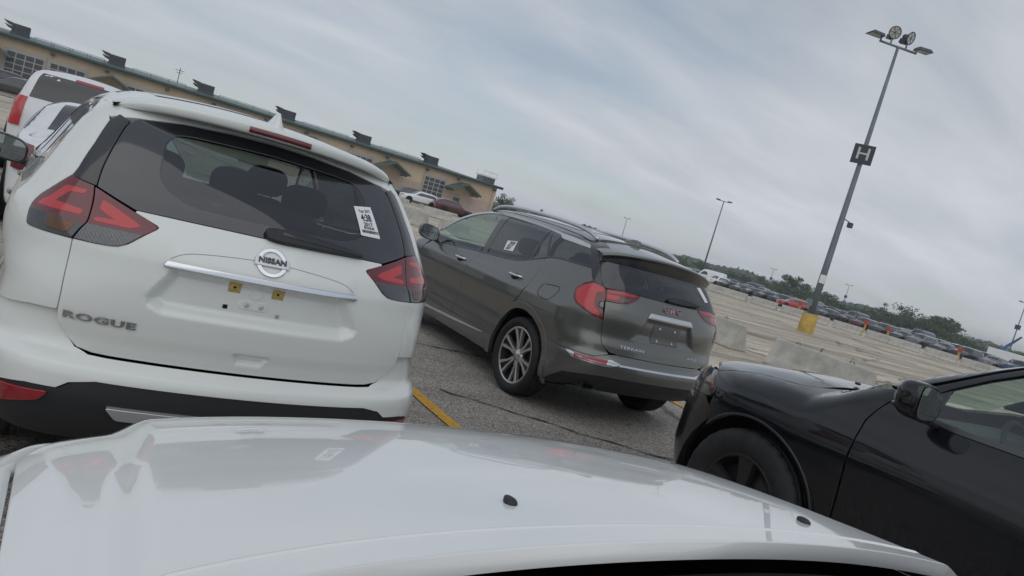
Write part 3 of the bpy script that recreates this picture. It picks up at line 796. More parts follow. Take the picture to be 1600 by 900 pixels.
    text_on('tag_print', '4:38', F, PW, (.470, 1.361), .038, INK, tg, depth=.0002, bold=.0007, sx=.9, off=.0034, rot=.07, sh=.12)
    text_on('tag_print', '2017', F, PW, (.468, 1.336), .020, INK, tg, depth=.0002, bold=.0002, sx=1.3, off=.0034, rot=.05, sh=.12)
    text_on('tag_print', 'ROGUE', F, PW, (.466, 1.322), .014, INK, tg, depth=.0002, bold=.0002, sx=1.2, off=.0034, rot=.04, sh=.12)
    bars = []
    x = -.044
    rng = random.Random(3)
    while x < .042:
        w_ = rng.choice((.0012, .002, .003)); bars.append((x, x + w_)); x += w_ + rng.choice((.0012, .002))
    Vb = []; Fb = []
    for a0, a1 in bars:
        ab = np.array([(.464 + a0, 1.302 + a0*.03), (.464 + a1, 1.302 + a1*.03), (.466 + a1, 1.313 + a1*.03), (.466 + a0, 1.313 + a0*.03)])
        P = PW(F, ab); P = P + grad(F, P)*.0034; b0 = len(Vb); Vb += list(P); Fb.append((b0, b0+1, b0+2, b0+3))
    tag(mesh_obj('tag_barcode', Vb, Fb, INK, tg, smooth=False), kind='stuff')
    # spoiler with the high brake lamp
    rings = []
    for x in np.linspace(-.635, .635, 53):
        k = abs(x)/.635
        yt = .455 + .15*k**2.2 + .10*k**12; yf = .74 + .04*k
        zt = float(RG_T(.5)) - .012 - .045*k**2 - .035*k**8
        zr = zt + .002
        roofz = float(RG_T(yf)) - .06*(x/.6)**2 - .012 - .05*k**8
        zl = zt - (.040 + .008*(1 - k))*(1 - .75*k**10)
        prof = [(yf, roofz), (yf - .12, roofz*.6 + zt*.4 + .006), (yt + .07, zt + .010), (yt + .02, zt + .003), (yt + .004, zt - .004), (yt, zt - .012),
                (yt + .004, zl + .008), (yt + .012, zl), (yt + .03, zl - .002), (yt + .09, zl + .010), (yt + .16, zl + .026)]
        rings.append([(-x, a_, b_) for a_, b_ in prof])
    V, Fc = loft(rings, True, True); spo = mesh_obj('spoiler', V, Fc, WHITE, root)
    rr_ = []
    for x in np.linspace(-.135, .135, 15):
        k = abs(x)/.625; yt = .455 + .15*k**2.2; zt = float(RG_T(.5)) - .012 - .045*k**2
        rr_.append([(x, yt + .012, zt - .013), (x, yt - .004, zt - .015), (x, yt - .005, zt - .038), (x, yt + .012, zt - .041)])
    mesh_obj('high_brake_lamp', *loft(rr_, True, True), REDD, spo, fix=True)
    # roof, sunroof, fin
    PT = proj_top(1.0)
    edge = proj_side(1)(F, np.array(roofl + [(1.7, 1.563), (2.2, 1.553), (2.55, 1.53), (2.75, 1.50)]))
    rh = [(0, .58)] + [(.5, .57), (.615, .585)] + [(p[0] - .002, p[1]) for p in edge] + [(.55, 2.72), (.3, 2.70), (0, 2.69)]
    rp = np.array([(a_, b_) for a_, b_ in rh]); rp = np.concatenate([rp, (rp*[-1, 1])[::-1]])
    roof = panel('roof', F, rp, PT, WHITE, root, sp=.04)
    panel('sunroof', F, rpoly([(-.46, .98, .04), (.46, .98, .04), (.45, 1.85, .04), (-.45, 1.85, .04)]), PT, GLOSSB, roof, sp=.05, off=.003, depth=.006)
    fin = []
    for k, (y, w_, h) in enumerate(((.53, .030, .000), (.545, .030, .05), (.57, .028, .072), (.62, .026, .062), (.69, .022, .03), (.76, .012, .004))):
        zb = float(RG_T(y)) - .008
        fin.append([(-w_, y, zb), (-w_*.55, y, zb + h*.5), (-w_*.18, y, zb + h*.95), (0, y, zb + h), (w_*.18, y, zb + h*.95), (w_*.55, y, zb + h*.5), (w_, y, zb)])
    mesh_obj('antenna_fin', *loft((np.array(fin) + [0, 0.02, 0])[::-1], False), WHITE, roof)
    # sides: side glass, doors, sills
    for s in (-1, 1):
        PS = proj_side(s)
        dl = catmull(dlo_top + dlo_low + [(1.7, 1.175), (2.2, 1.14), (2.8, 1.10), (3.20, 1.08), (3.22, 1.11), (3.0, 1.27), (2.75, 1.42), (2.5, 1.508), (2.1, 1.542), (1.7, 1.549)], True, (12,))
        wq = [p for p in dl]
        def band(a_, b_, t): 
            pp = np.array([p for p in wq if a_ <= p[0] <= b_])
            return pp
        panel('side_window', F, np.array(sorted(band(1.46, 2.30, 0), key=lambda p: math.atan2(p[1] - 1.35, p[0] - 1.88))), PS, GLASST, root, sp=.05, off=-.006, depth=.004)
        panel('side_window', F, np.array(sorted(band(2.36, 3.20, 0), key=lambda p: math.atan2(p[1] - 1.27, p[0] - 2.72))), PS, GLASSC, root, sp=.05, off=-.006, depth=.004)
        panel('quarter_window', F, np.array(sorted(band(.72, 1.42, 0), key=lambda p: math.atan2(p[1] - 1.42, p[0] - 1.15))), PS, GLASST, root, sp=.05, off=-.006, depth=.004)
        dlin = catmull(np.array(dl)[::3], True, (), 2)
        ctr = np.array(dl).mean(0); inn = ctr + (np.array(dl) - ctr)*[.975, .90]
        panel('window_frame', F, dl, PS, GLOSSB, root, sp=.05, holes=[inn[::2]], off=-.002, depth=.01)
        for a_ in (1.43, 2.33):
            zt_ = 1.548; panel('window_pillar', F, [(a_ - .03, 1.20), (a_ + .04, 1.17), (a_ + .03, zt_), (a_ - .03, zt_)], PS, GLOSSB, root, sp=.05, off=-.003, depth=.01)
        door_r = [(1.38, 1.208), (1.7, 1.166), (2.32, 1.124), (2.33, .50), (2.30, .42), (1.60, .42), (1.45, .50)] + [(1.36, .66), (1.335, .80), (1.375, 1.0)]
        dr = panel('rear_door', F, rpoly([(a_, b_, .02) for a_, b_ in door_r]), PS, WHITE, root, sp=.04)
        door_f = [(2.34, 1.122), (3.19, 1.068), (3.30, 1.02), (3.33, .7), (3.28, .45), (3.22, .42), (2.34, .42)]
        df = panel('front_door', F, rpoly([(a_, b_, .02) for a_, b_ in door_f]), PS, WHITE, root, sp=.04)
        for d_, yy in ((dr, 1.52), (df, 2.46)):
            z0 = .985
            P = PS(F, np.array([(yy + t, z0 + .02*t) for t in np.linspace(0, .2, 7)]))
            lift = np.array([.0, .016, .024, .026, .024, .016, 0])
            P[:, 0] += s*lift
            mesh_obj('door_handle', *tube(P, [.012, .014, .015, .015, .015, .014, .012], 8), GLOSSB, d_, fix=True)
        sl = [(1.28, .30), (3.30, .30), (3.32, .41), (1.42, .41)]
        panel('sill_cladding', F, sl, PS, PLAS, root, sp=.06, off=-.004)
        af = [(3.70 + .405*math.cos(a), .36 + .405*math.sin(a)) for a in np.radians(np.linspace(170, 12, 16))]
        fe = [(3.215, 1.055), (3.34, 1.0), (3.345, .6), (3.31, .43)] + af + [(4.3, .45), (4.45, .70), (4.40, .85), (4.2, .96), (3.8, 1.04), (3.5, 1.075)]
        panel('front_fender', F, fe, PS, WHITE, root, sp=.05)
        for cy in (.95, 3.70):
            wheel(root, (s*.80, cy, .36), s, .36, .23, .235, 'five')
        for cy, a0, a1 in ((.95, 0, 180), (3.70, 0, 180)):   # wheel-house liners
            V, Fc = loft([[(s*xx, cy + .43*math.cos(a), .36 + .43*math.sin(a)) for a in np.radians(np.linspace(-10, 190, 15))] for xx in (.60, .86)])
            mesh_obj('wheel_liner', V, Fc, DARK, root)
        mirror_unit(root, 'door_mirror', (s*1.06, 3.06, 1.085), s, GLOSSB, MIRG, .125, .085, .085)
    # nose, windscreen, cabin
    ws = np.array([(0, 2.72), (.3, 2.73), (.52, 2.76), (.66, 3.45), (.35, 3.60), (0, 3.64)])
    panel('windscreen', F, np.concatenate([ws, (ws*[-1, 1])[::-1]]), PT, GLASSC, root, sp=.06, depth=.004)
    hd = np.array([(0, 3.66), (.36, 3.62), (.70, 3.50), (.74, 3.9), (.70, 4.25), (.45, 4.42), (0, 4.47)])
    panel('bonnet', F, np.concatenate([hd, (hd*[-1, 1])[::-1]]), proj_top(.5), WHITE, root, sp=.06)
    nz = [(0, .30), (.5, .30), (.78, .34), (.80, .9), (.5, .93), (0, .94)]
    panel('front_bumper', F, resample(mirror_half(nz), .08), proj_wrap(3.3, -1), WHITE, root, sp=.06)
    box_obj('floor_pan', (-.72, .72, .30, 4.3, .24, .34), DARK, root)
    for x in (-.37, .37): seat(root, x, 2.20, .60)
    rear_bench(root, 1.28, .64)
    box_obj('dashboard', (-.70, .70, 3.0, 3.35, .62, 1.02), TRIMM, root, .06, 3)
    steering_wheel(root, -.37, 2.86, .98)
    box_obj('boot_floor', (-.60, .60, .30, 1.0, .60, .66), TRIMM, root)
    return root
# ---------------------------------------------------------------- grey crossover: its surface
TE_R = pchip([.20, .34, .42, .50, .58, .63, .68, .74, .84, .96, 1.04, 1.10, 1.25, 1.38, 1.50, 1.62],
             [.42, .16, .05, .01, .00, .02, .055, .065, .085, .075, .085, .105, .175, .265, .37, .52])
TE_W = pchip([.2, .30, .40, .52, .64, .76, .86, .94, 1.00, 1.06, 1.15, 1.3, 1.42, 1.52, 1.60],
             [.86, .885, .895, .885, .885, .905, .92, .92, .90, .87, .83, .75, .68, .61, .50])
TE_T = pchip([0, .3, .6, 1.0, 1.5, 2.0, 2.5, 2.8, 3.1, 3.4, 3.65, 3.8, 4.2, 4.5, 4.7],
             [1.545, 1.575, 1.605, 1.63, 1.65, 1.655, 1.64, 1.59, 1.46, 1.27, 1.11, 1.06, 1.00, .90, .75])
def terr_any(P, R):
    x, y, z = np.abs(P[..., 0]), P[..., 1], P[..., 2]
    r = R(z) + .15*x*x + .08*(x/.8)**6
    w = TE_W(z) - .035*np.clip((.9 - y)/.9, 0, 2)**2 - .10*np.clip((y - 3.6)/1.0, 0, 2)**2
    F = smax(x - w, (r - y)*.95, .15)
    F = smax(F, (z - TE_T(y) + .05*(x/.6)**2)*.95, .09)
    F = smax(F, y - 4.61 + .25*x*x, .25)
    return smax(F, .22 - z, .05)
def terr_F(P): return terr_any(P, TE_R)
TE_REC = [(-.27, 1.055), (.27, 1.055), (.30, .98), (.335, .92), (.40, .83), (-.40, .83), (-.335, .92), (-.30, .98)]
def terr_gate(P):
    d = sdpoly(P[..., 0], P[..., 2], TE_REC)
    return terr_any(P, TE_R) + .03*(1 - sst(-.05, .004, d))*sst(.80, .90, P[..., 2])
def build_grey_crossover():
    TO = (4.655, 4.415)
    root = empty('grey_crossover', (TO[0], TO[1], 0), 0, 'dark grey crossover with silver roof rails and red lettering on its tailgate', 'car')
    PW = proj_wrap(1.4); F = terr_F
    side_w = lambda pts: list(map(tuple, to_wrap(proj_side(1)(F, np.asarray(pts, float)), 1.4)))
    half = [(0, .690), (.43, .694), (.49, .698), (.535, .722), (.562, .752), (.578, .79), (.603, .943), (.611, 1.02), (.622, 1.098), (.52, 1.105), (.443, 1.120), (.366, 1.168), (.338, 1.207), (.30, 1.205), (0, 1.203)]
    gate = panel('tailgate', terr_gate, resample(mirror_half(half), .03), PW, GREY, root, sp=.014)
    lb = catmull([(.745, 1.222), (.800, 1.190), (.862, 1.130), (.857, 1.061), (.833, 1.025), (.766, .992), (.685, .962), (.615, .948), (.622, 1.00), (.632, 1.035), (.655, 1.038), (.672, 1.058), (.664, 1.085), (.633, 1.100), (.640, 1.186), (.667, 1.214)], True, (0, 7, 9, 14))
    lgp = catmull([(.634, 1.196), (.505, 1.214), (.350, 1.208), (.342, 1.203), (.37, 1.172), (.446, 1.126), (.52, 1.112), (.622, 1.106)], True, (0, 7))
    for s in (-1, 1):
        fl = (lambda p: np.asarray(p, float)) if s > 0 else flip
        l1 = panel('tail_lamp', F, fl(lb), PW, REDD, root, sp=.014, off=.004, depth=.03)
        g = [(.848, 1.125), (.80, 1.176), (.742, 1.208), (.665, 1.196), (.66, 1.168), (.700, 1.15), (.705, 1.10), (.700, 1.05), (.645, .985), (.650, .966), (.70, .978), (.766, 1.004), (.828, 1.040)]
        panel('light_guide', F, fl(catmull(g)), PW, REDL, l1, sp=.014, off=.0055, depth=.004)
        l2 = panel('tail_lamp', F, fl(lgp), PW, REDD, root, sp=.014, off=.004, depth=.03)
        panel('light_guide', F, fl(rpoly([(.622, 1.160, .004), (.53, 1.166, .01), (.51, 1.150, .01), (.55, 1.128, .01), (.616, 1.124, .004)])), PW, REDL, l2, sp=.014, off=.0055, depth=.004)
        panel('light_guide', F, fl(rpoly([(.625, 1.188, .003), (.50, 1.203, .006), (.375, 1.200, .006), (.41, 1.188, .005), (.51, 1.185, .006), (.625, 1.172, .003)])), PW, REDL, l2, sp=.014, off=.0055, depth=.004)
        panel('clear_lens', F, fl(rpoly([(.505, 1.152, .004), (.42, 1.165, .004), (.44, 1.137, .006), (.52, 1.126, .006)])), PW, CLEARL, l2, sp=.014, off=.0055, depth=.004)
        panel('lamp_surround', F, fl(rpoly([(.630, 1.043, .004), (.652, 1.044, .006), (.665, 1.060, .006), (.658, 1.080, .006), (.636, 1.094, .004)])), PW, GREY, root, sp=.01, depth=.02)
        pc = side_w([(.80, 1.560), (.74, 1.518), (.662, 1.480)]) + [(.80, 1.470), (.755, 1.488), (.70, 1.50), (.66, 1.53), (.70, 1.56)]
        panel('pillar_cap', F, fl(pc), PW, GLOSSB, root, sp=.02, off=-.003, depth=.02)
        # dark pillar between side glass and rear glass
        pl = [(.672, 1.220), (.742, 1.228), (.760, 1.25), (.800, 1.36), (.838, 1.472), (.77, 1.49), (.735, 1.41), (.722, 1.36), (.70, 1.28)]
        panel('pillar_blade', F, fl(pl), PW, GLOSSB, root, sp=.02, off=.002)
    gl = mirror_half([(0, 1.209), (.30, 1.211), (.345, 1.214), (.505, 1.220), (.640, 1.205), (.665, 1.22), (.695, 1.28), (.715, 1.36), (.725, 1.41), (.5, 1.42), (0, 1.425)])
    panel('rear_window', F, resample(gl, .04), PW, GLASST, root, sp=.03, depth=.01)
    # spoiler
    rt, rb = [], []
    for x in np.linspace(-.70, .70, 41):
        k = abs(x)/.70
        yl = .285 + .13*k**3; zt = 1.545 - .055*k**2 - .022*k**8
        yf = .80; zf = float(TE_T(yf)) - .05*(x/.6)**2 - .008 - .05*k**8
        rt.append([(x*.845, yf, zf), (x*.89, yf - .2, zf*.55 + zt*.45 + .010), (x*.945, yl + .08, zt + .014), (x*.96, yl + .02, zt + .004), (x*.965, yl + .003, zt - .004), (x*.965, yl, zt - .012), (x*.96, yl + .008, zt - .020)])
        rb.append([(x*.96, yl + .008, zt - .019), (x*.96, yl + .014, zt - .05), (x*.965, yl + .016, 1.43 - .03*k**2), (x*.97, yl + .022, 1.405 - .03*k**2), (x*.97, yl + .06, 1.398 - .03*k**2)])
    spo = mesh_obj('spoiler', *loft(rt[::-1]), GREY, root)
    mesh_obj('spoiler_underside', *loft(rb[::-1]), GLOSSB, spo)
    # quarter panel
    ac, ar = (.985, .355), .435
    A = lambda a0, a1, n, r=ar: [(ac[0] + r*math.cos(a), ac[1] + r*math.sin(a)) for a in np.radians(np.linspace(a0, a1, n))]
    q = ([(.584, .783), (.609, .94), (.617, .944), (.685, .956), (.770, .986), (.838, 1.020), (.864, 1.060), (.868, 1.132), (.806, 1.196), (.750, 1.228)]
         + side_w([(.40, 1.265), (.46, 1.325), (.67, 1.320), (.91, 1.315), (1.05, 1.290), (1.075, 1.25), (1.048, 1.19), (1.055, .98), (1.14, .83), (1.20, .745)] + A(62, 142, 16) + [(.585, .635), (.33, .632)])
         + [(.74, .640), (.60, .645), (.50, .680), (.54, .715), (.567, .748)])
    for s in (-1, 1):
        fl = (lambda p: np.asarray(p, float)) if s > 0 else flip
        panel('quarter_panel', F, fl(q), PW, GREY, root, sp=.022)
        PS = proj_side(s)
        fd = rpoly([(.88, 1.065, .05), (.86, .955, .06), (.66, .945, .06), (.61, 1.05, .05), (.64, 1.09, .05)])
        panel('fuel_flap', F, buffer_path(np.concatenate([fd, fd[:2]]), .006), PS, DARK, root, sp=.03, off=.001, depth=0)
        # arch lip
        lip = A(180, 0, 26, .49); inn = A(0, 180, 26, ar - .004)
        lip = [(p[0], p[1]) for p in lip]
        panel('arch_moulding', F, [(ac[0] - .455, .24)] + lip + [(ac[0] + .50, .24), (ac[0] + .44, .24)] + inn + [(ac[0] - .437, .24)], PS, GREY, root, sp=.03, off=.010, depth=.04)
        af = [(3.71 + .435*math.cos(a), .355 + .435*math.sin(a)) for a in np.radians(np.linspace(172, 12, 18))]
        fe = [(3.26, 1.06), (3.315, .97), (3.36, .88), (3.365, .6), (3.33, .42)] + af + [(4.3, .45), (4.42, .70), (4.38, .85), (4.2, .93), (3.8, 1.01), (3.5, 1.06)]
        panel('front_fender', F, fe, PS, GREY, root, sp=.05)
        # glass house
        low = [(3.10, 1.06), (2.96, 1.072), (2.47, 1.106), (2.03, 1.133), (1.78, 1.147), (1.58, 1.163), (1.43, 1.183), (1.24, 1.236), (1.05, 1.298), (.91, 1.318), (.67, 1.326), (.46, 1.332)]
        top = [(.50, 1.38), (.66, 1.482), (.85, 1.488), (1.03, 1.492), (1.10, 1.502), (1.17, 1.522), (1.41, 1.542), (1.9, 1.555), (2.33, 1.556), (2.47, 1.548), (2.65, 1.515), (2.86, 1.44), (3.02, 1.35), (3.20, 1.19)]
        dl = low + top
        def clip_band(a_, b_):
            L_ = [p for p in resample(np.array(dl), .03) if a_ <= p[0] <= b_]
            c = np.mean(L_, 0); return np.array(sorted(L_, key=lambda p: math.atan2(p[1] - c[1], p[0] - c[0])))
        D = resample(np.array(dl), .03)
        def poly_band(f0, f1):      # between two slanted lines y = f(z)
            L_ = [p for p in D if f0(p[1]) <= p[0] <= f1(p[1])]
            ct = np.mean(L_, 0); L_ = sorted(L_, key=lambda p: math.atan2((p[1] - ct[1])*3, p[0] - ct[0])); return np.array(L_)
        b0 = lambda z: 2.02 + (z - 1.13)*.42
        panel('side_window', F, poly_band(lambda z: b0(z) + .10, lambda z: 9), PS, glass('front_side_glass', (.74, .86, .77)), root, sp=.04, off=-.004, depth=.004)
        wr = panel('side_window', F, poly_band(lambda z: 1.30 + (z - 1.22)*.30, b0), PS, GLASST, root, sp=.04, off=-.004, depth=.004)
        panel('side_window', F, poly_band(lambda z: 1.075 + (z - 1.30)*1.05, lambda z: 1.30 + (z - 1.22)*.30), PS, GLASST, root, sp=.04, off=-.007, depth=.004)
        panel('quarter_window', F, poly_band(lambda z: 0, lambda z: 1.105 + (z - 1.30)*1.05), PS, GLASST, root, sp=.04, off=-.003, depth=.004)
        panel('pillar_cover', F, [(2.02, 1.130), (2.12, 1.126), (2.31, 1.556), (2.20, 1.557)], PS, GLOSSB, root, sp=.04, off=-.002, depth=.006)
        panel('pillar_cover', F, [(1.275, 1.222), (1.305, 1.214), (1.41, 1.542), (1.38, 1.541)], PS, GLOSSB, root, sp=.04, off=-.001, depth=.006)
        panel('pillar_cover', F, [(1.075, 1.292), (1.10, 1.286), (1.36, 1.540), (1.33, 1.537)], PS, GLOSSB, root, sp=.04, off=-.001, depth=.006)
        # belt seal and chrome
        panel('belt_seal', F, buffer_path(catmull(low, False), .014), PS, GLOSSB, root, sp=.05, off=.003, depth=.01)
        tp = catmull([(3.19, 1.205), (3.02, 1.362), (2.86, 1.452), (2.65, 1.527), (2.47, 1.560), (2.33, 1.568), (1.9, 1.567), (1.41, 1.553), (1.17, 1.534)], False)
        ch = panel('window_chrome', F, buffer_path(tp, .017), PS, SATIN, root, sp=.05, off=.006, depth=.012, r=.004)
        panel('chrome_blade', F, rpoly([(1.20, 1.545, .004), (1.14, 1.510, .01), (1.08, 1.497, .01), (.66, 1.484, .004), (.70, 1.512, .004), (1.0, 1.536, .01)]), PS, SATIN, ch, sp=.04, off=.006, depth=.012, r=.004)
        # body side over the glass
        ca = [(3.22, 1.18), (3.19, 1.225), (3.02, 1.375), (2.86, 1.464), (2.65, 1.539), (2.47, 1.571), (2.33, 1.579), (1.9, 1.578), (1.41, 1.564), (1.17, 1.547), (.72, 1.518)]
        cb = [(.76, 1.535), (1.0, 1.566), (1.41, 1.588), (1.9, 1.600), (2.33, 1.598), (2.47, 1.590), (2.65, 1.562), (2.86, 1.495), (3.05, 1.395), (3.24, 1.24)]
        panel('roof_side', F, ca + cb, PS, GREY, root, sp=.04, depth=.01)
        # doors
        dr = panel('rear_door', F, rpoly([(a_, b_, .015) for a_, b_ in [(2.06, 1.122), (1.78, 1.138), (1.43, 1.172), (1.24, 1.226), (1.09, 1.272), (1.055, 1.19), (1.063, .985), (1.148, .84)] + A(58, 20, 8, .497) + [(1.47, .42), (2.29, .42), (2.285, .62), (2.215, .88), (2.20, 1.0)]]), PS, GREY, root, sp=.03)
        df = panel('front_door', F, rpoly([(a_, b_, .015) for a_, b_ in [(2.068, 1.120), (2.47, 1.094), (2.96, 1.060), (3.20, 1.05), (3.305, .965), (3.35, .88), (3.355, .6), (3.32, .42), (2.298, .42), (2.293, .62), (2.222, .88), (2.208, 1.0)]]), PS, GREY, root, sp=.03)
        sl = panel('sill', F, [(1.42, .25), (3.32, .25), (3.325, .412), (1.42, .412)], PS, GREY, root, sp=.05, off=-.002)
        trm = panel('sill_chrome', F, catmull([(1.60, .395), (2.2, .372), (2.85, .345), (3.0, .350), (3.25, .355), (3.25, .325), (2.95, .318), (2.85, .328), (2.2, .356)], True, (0, 4, 5)), PS, SATIN, sl, sp=.04, off=.012, depth=.015, r=.004)
        for d_, yy in ((dr, 1.20), (df, 2.285)):
            P = PS(F, np.array([(yy + t, 1.0 + .045*(yy < 2) - .01*t) for t in np.linspace(0, .225, 9)]))
            P[:, 0] += s*np.array([.0, .026, .036, .04, .04, .04, .036, .026, 0])
            mesh_obj('door_handle', *tube(P, [.008, .012, .013, .013, .013, .013, .013, .012, .008], 8), CHROME, d_, fix=True)
            panel('handle_cup', F, [(yy + .11 + .07*math.cos(a), .985 + .045*(yy < 2) + .03*math.sin(a)) for a in np.linspace(0, 6.28, 21)[:-1]], PS, DARK, d_, sp=.03, off=.001, depth=0)
        for cy in (.985, 3.71):
            wheel(root, (s*.775, cy, .355), s, .357, .24, .262, 'split6', mat('machined_silver', (.62, .61, .60), .3, .9), mat('wheel_pocket', (.03, .03, .032), .45, .4))
            V, Fc = loft([[(s*xx, cy + .45*math.cos(a), .36 + .45*math.sin(a)) for a in np.radians(np.linspace(-14, 194, 17))] for xx in (.56, .88)])
            mesh_obj('wheel_liner', V, Fc, DARK, root)
        mirror_unit(root, 'door_mirror', (s*1.02, 3.08, 1.14), s, GREY, MIRG, .12, .085, .085)
        # roof rail: a long arch with feet
        rp = [(s*.52, y, float(TE_T(y)) - .055 + h) for y, h in ((.74, .015), (.86, .05), (1.1, .068), (1.7, .07), (2.2, .066), (2.5, .05), (2.66, .012))]
        rp = catmull(np.array(rp), False, (), 5)
        rad = np.interp(np.linspace(0, 1, len(rp)), [0, .1, .9, 1], [.015, .019, .019, .015])
        V, Fc = tube(rp, rad, 10)
        V = np.array(V); mesh_obj('roof_rail', V, Fc, SATIN, root, fix=True)
    # rear bumper
    TE_B = pchip([.20, .34, .42, .50, .57, .605, .625, .66, .70], [.42, .16, .05, .012, .0, .004, .03, .05, .06])
    FB = lambda P: terr_any(P, TE_B)
    bh = ([(0, .500), (.20, .500), (.50, .496), (.62, .48)] + side_w([(.30, .44), (.52, .30), (.545, .32)]) + side_w(A(180, 145, 6)) + side_w([(.585, .628), (.33, .624)])
          + [(.74, .634), (.60, .639), (.495, .672), (.43, .684), (0, .682)])
    bp = panel('rear_bumper', FB, resample(mirror_half(bh), .03), PW, GREY, root, sp=.016, depth=.03)
    kh = [(0, .33), (.45, .33), (.62, .34), (.70, .35)] + side_w([(.44, .29), (.515, .295), (.30, .432)]) + [(.62, .474), (.50, .490), (.20, .494), (0, .494)]
    sk = panel('rear_skirt', FB, resample(mirror_half(kh), .04), PW, PLAS, root, sp=.03, off=-.008, depth=.03)
    lip = [(u, .616 - .004*abs(u)) for u in np.linspace(-.40, .40, 21)]
    panel('bumper_chrome', FB, buffer_path(lip, .012), PW, CHROME, bp, sp=.02, off=.008, depth=.012, r=.003)
    for s in (-1, 1):
        fl = (lambda p: np.asarray(p, float)) if s > 0 else flip
        panel('reflector_frame', FB, fl(rpoly([(.39, .622, .004), (.47, .640, .01), (.50, .633, .004), (.735, .618, .004), (.775, .628, .006), (.805, .624, .004), (.75, .586, .006), (.52, .582, .006), (.47, .588, .01)])), PW, SATIN, bp, sp=.016, off=.005, depth=.012, r=.003)
        panel('reflector', FB, fl(rpoly([(.495, .632, .004), (.742, .619, .004), (.735, .594, .004), (.512, .596, .004)])), PW, REDF, bp, sp=.016, off=.008, depth=.006)
        # exhaust finisher, rectangular ring
        c = np.array([s*.64, .165, .385]); ring = []
        for dy, k in ((0.0, 1), (.0, .86), (.10, .84)):
            ring.append([(c[0] + k*.068*cx, c[1] + dy + s*(c[0])*0 , c[2] + k*.040*cz) for cx, cz in ((-1, -.6), (-.85, -1), (.85, -1), (1, -.6), (1, .6), (.85, 1), (-.85, 1), (-1, .6))])
        mesh_obj('exhaust_finisher', *loft(ring, True), RIMD, root, smooth=False)
    # badges, plate area
    panel('plate_grip', terr_gate, rpoly([(-.222, 1.092, .008), (.222, 1.092, .008), (.243, 1.048, .008), (-.243, 1.048, .008)]), PW, SATIN, gate, sp=.016, off=.016, depth=.045, r=.005)
    text_on('badge_outline', 'GMC', terr_gate, PW, (.005, 1.147), .072, BADGE, gate, depth=.003, bold=.0012, sx=1.2, off=.004, space=1.22)
    text_on('badge_lettering', 'GMC', terr_gate, PW, (.005, 1.147), .072, REDF, gate, depth=.002, bold=-.0008, sx=1.2, off=.0075, space=1.22)
    text_on('model_lettering', 'TERRAIN', terr_gate, PW, (-.312, .760), .034, BADGE, gate, depth=.002, bold=.0004, sx=1.55, off=.003, space=1.1)
    text_on('model_lettering', 'AWD', terr_gate, PW, (.345, .765), .034, BADGE, gate, depth=.002, bold=.0004, sx=1.4, off=.003)
    bk = panel('plate_bracket', terr_gate, rpoly([(-.15, .998, .006), (.15, .998, .006), (.15, .850, .006), (-.15, .850, .006)]), PW, mat('grey_plastic', (.12, .122, .118), .45), gate, sp=.03, off=.006, depth=.008)
    for u in (-.085, .085):
        for z in (.978, .872):
            panel('plate_bolt', terr_gate, [(u + .008*math.cos(v), z + .008*math.sin(v)) for v in np.linspace(0, 6.28, 13)[:-1]], PW, SATIN, bk, sp=.01, off=.010, depth=.004)
    panel('wiper', F, catmull([(-.05, 1.232), (-.03, 1.252), (.02, 1.265), (.15, 1.268), (.30, 1.255), (.345, 1.244), (.25, 1.235), (.10, 1.228)], True), PW, PLAS, root, sp=.02, off=.03, depth=.025, r=.006)
    panel('window_tag', F, [(.42, 1.40), (.485, 1.402), (.535, 1.292), (.48, 1.288)], PW, PAPER, root, sp=.03, off=.003, depth=0)
    tg = panel('door_tag', F, rpoly([(1.845, 1.318, 0), (1.68, 1.34, 0), (1.626, 1.235, 0), (1.79, 1.222, 0)]), proj_side(-1), PAPER, root, sp=.04, off=.002, depth=0)
    PSL = proj_side(-1)
    for k, (s_, z0, sz) in enumerate((('2018', 1.308, .036), ('4:17', 1.276, .042), ('GRY', 1.246, .03))):
        text_on('tag_print', s_, F, PSL, (1.735, z0), sz, INK, tg, depth=.0002, bold=.0008, off=.005, sx=1.2, mirror=True, rot=-.10)
    # roof, fin, windscreen, bonnet, nose
    PT = proj_top(1.0)
    edge = proj_side(1)(F, np.array([(1.0, 1.572), (1.41, 1.594), (1.9, 1.606), (2.33, 1.604), (2.47, 1.596), (2.6, 1.575)]))
    rh = np.array([(0, .76), (.50, .76), (.555, .80)] + [(p[0] - .003, p[1]) for p in edge] + [(.45, 2.62), (0, 2.60)])
    roof = panel('roof', F, np.concatenate([rh, (rh*[-1, 1])[::-1]]), PT, GREY, root, sp=.04)
    panel('sunroof', F, rpoly([(-.42, 1.15, .04), (.42, 1.15, .04), (.42, 2.45, .04), (-.42, 2.45, .04)]), PT, GLOSSB, roof, sp=.05, off=.003, depth=.006)
    fin = []
    for y, w_, h in ((.76, .032, .0), (.775, .034, .048), (.80, .032, .056), (.86, .028, .048), (.93, .022, .03), (1.0, .012, .004)):
        zb = float(TE_T(y)) - .006
        fin.append([(-w_, y, zb), (-w_*.8, y, zb + h*.6), (-w_*.5, y, zb + h), (w_*.5, y, zb + h), (w_*.8, y, zb + h*.6), (w_, y, zb)])
    mesh_obj('antenna_fin', *loft(fin[::-1], False, False), GREY, roof, smooth=False)
    ws = np.array([(0, 2.64), (.3, 2.65), (.48, 2.68), (.66, 3.42), (.35, 3.60), (0, 3.64)])
    panel('windscreen', F, np.concatenate([ws, (ws*[-1, 1])[::-1]]), PT, GLASSC, root, sp=.06, depth=.004)
    hd = np.array([(0, 3.67), (.36, 3.63), (.70, 3.50), (.74, 3.9), (.70, 4.22), (.45, 4.38), (0, 4.43)])
    panel('bonnet', F, np.concatenate([hd, (hd*[-1, 1])[::-1]]), proj_top(.5), GREY, root, sp=.06)
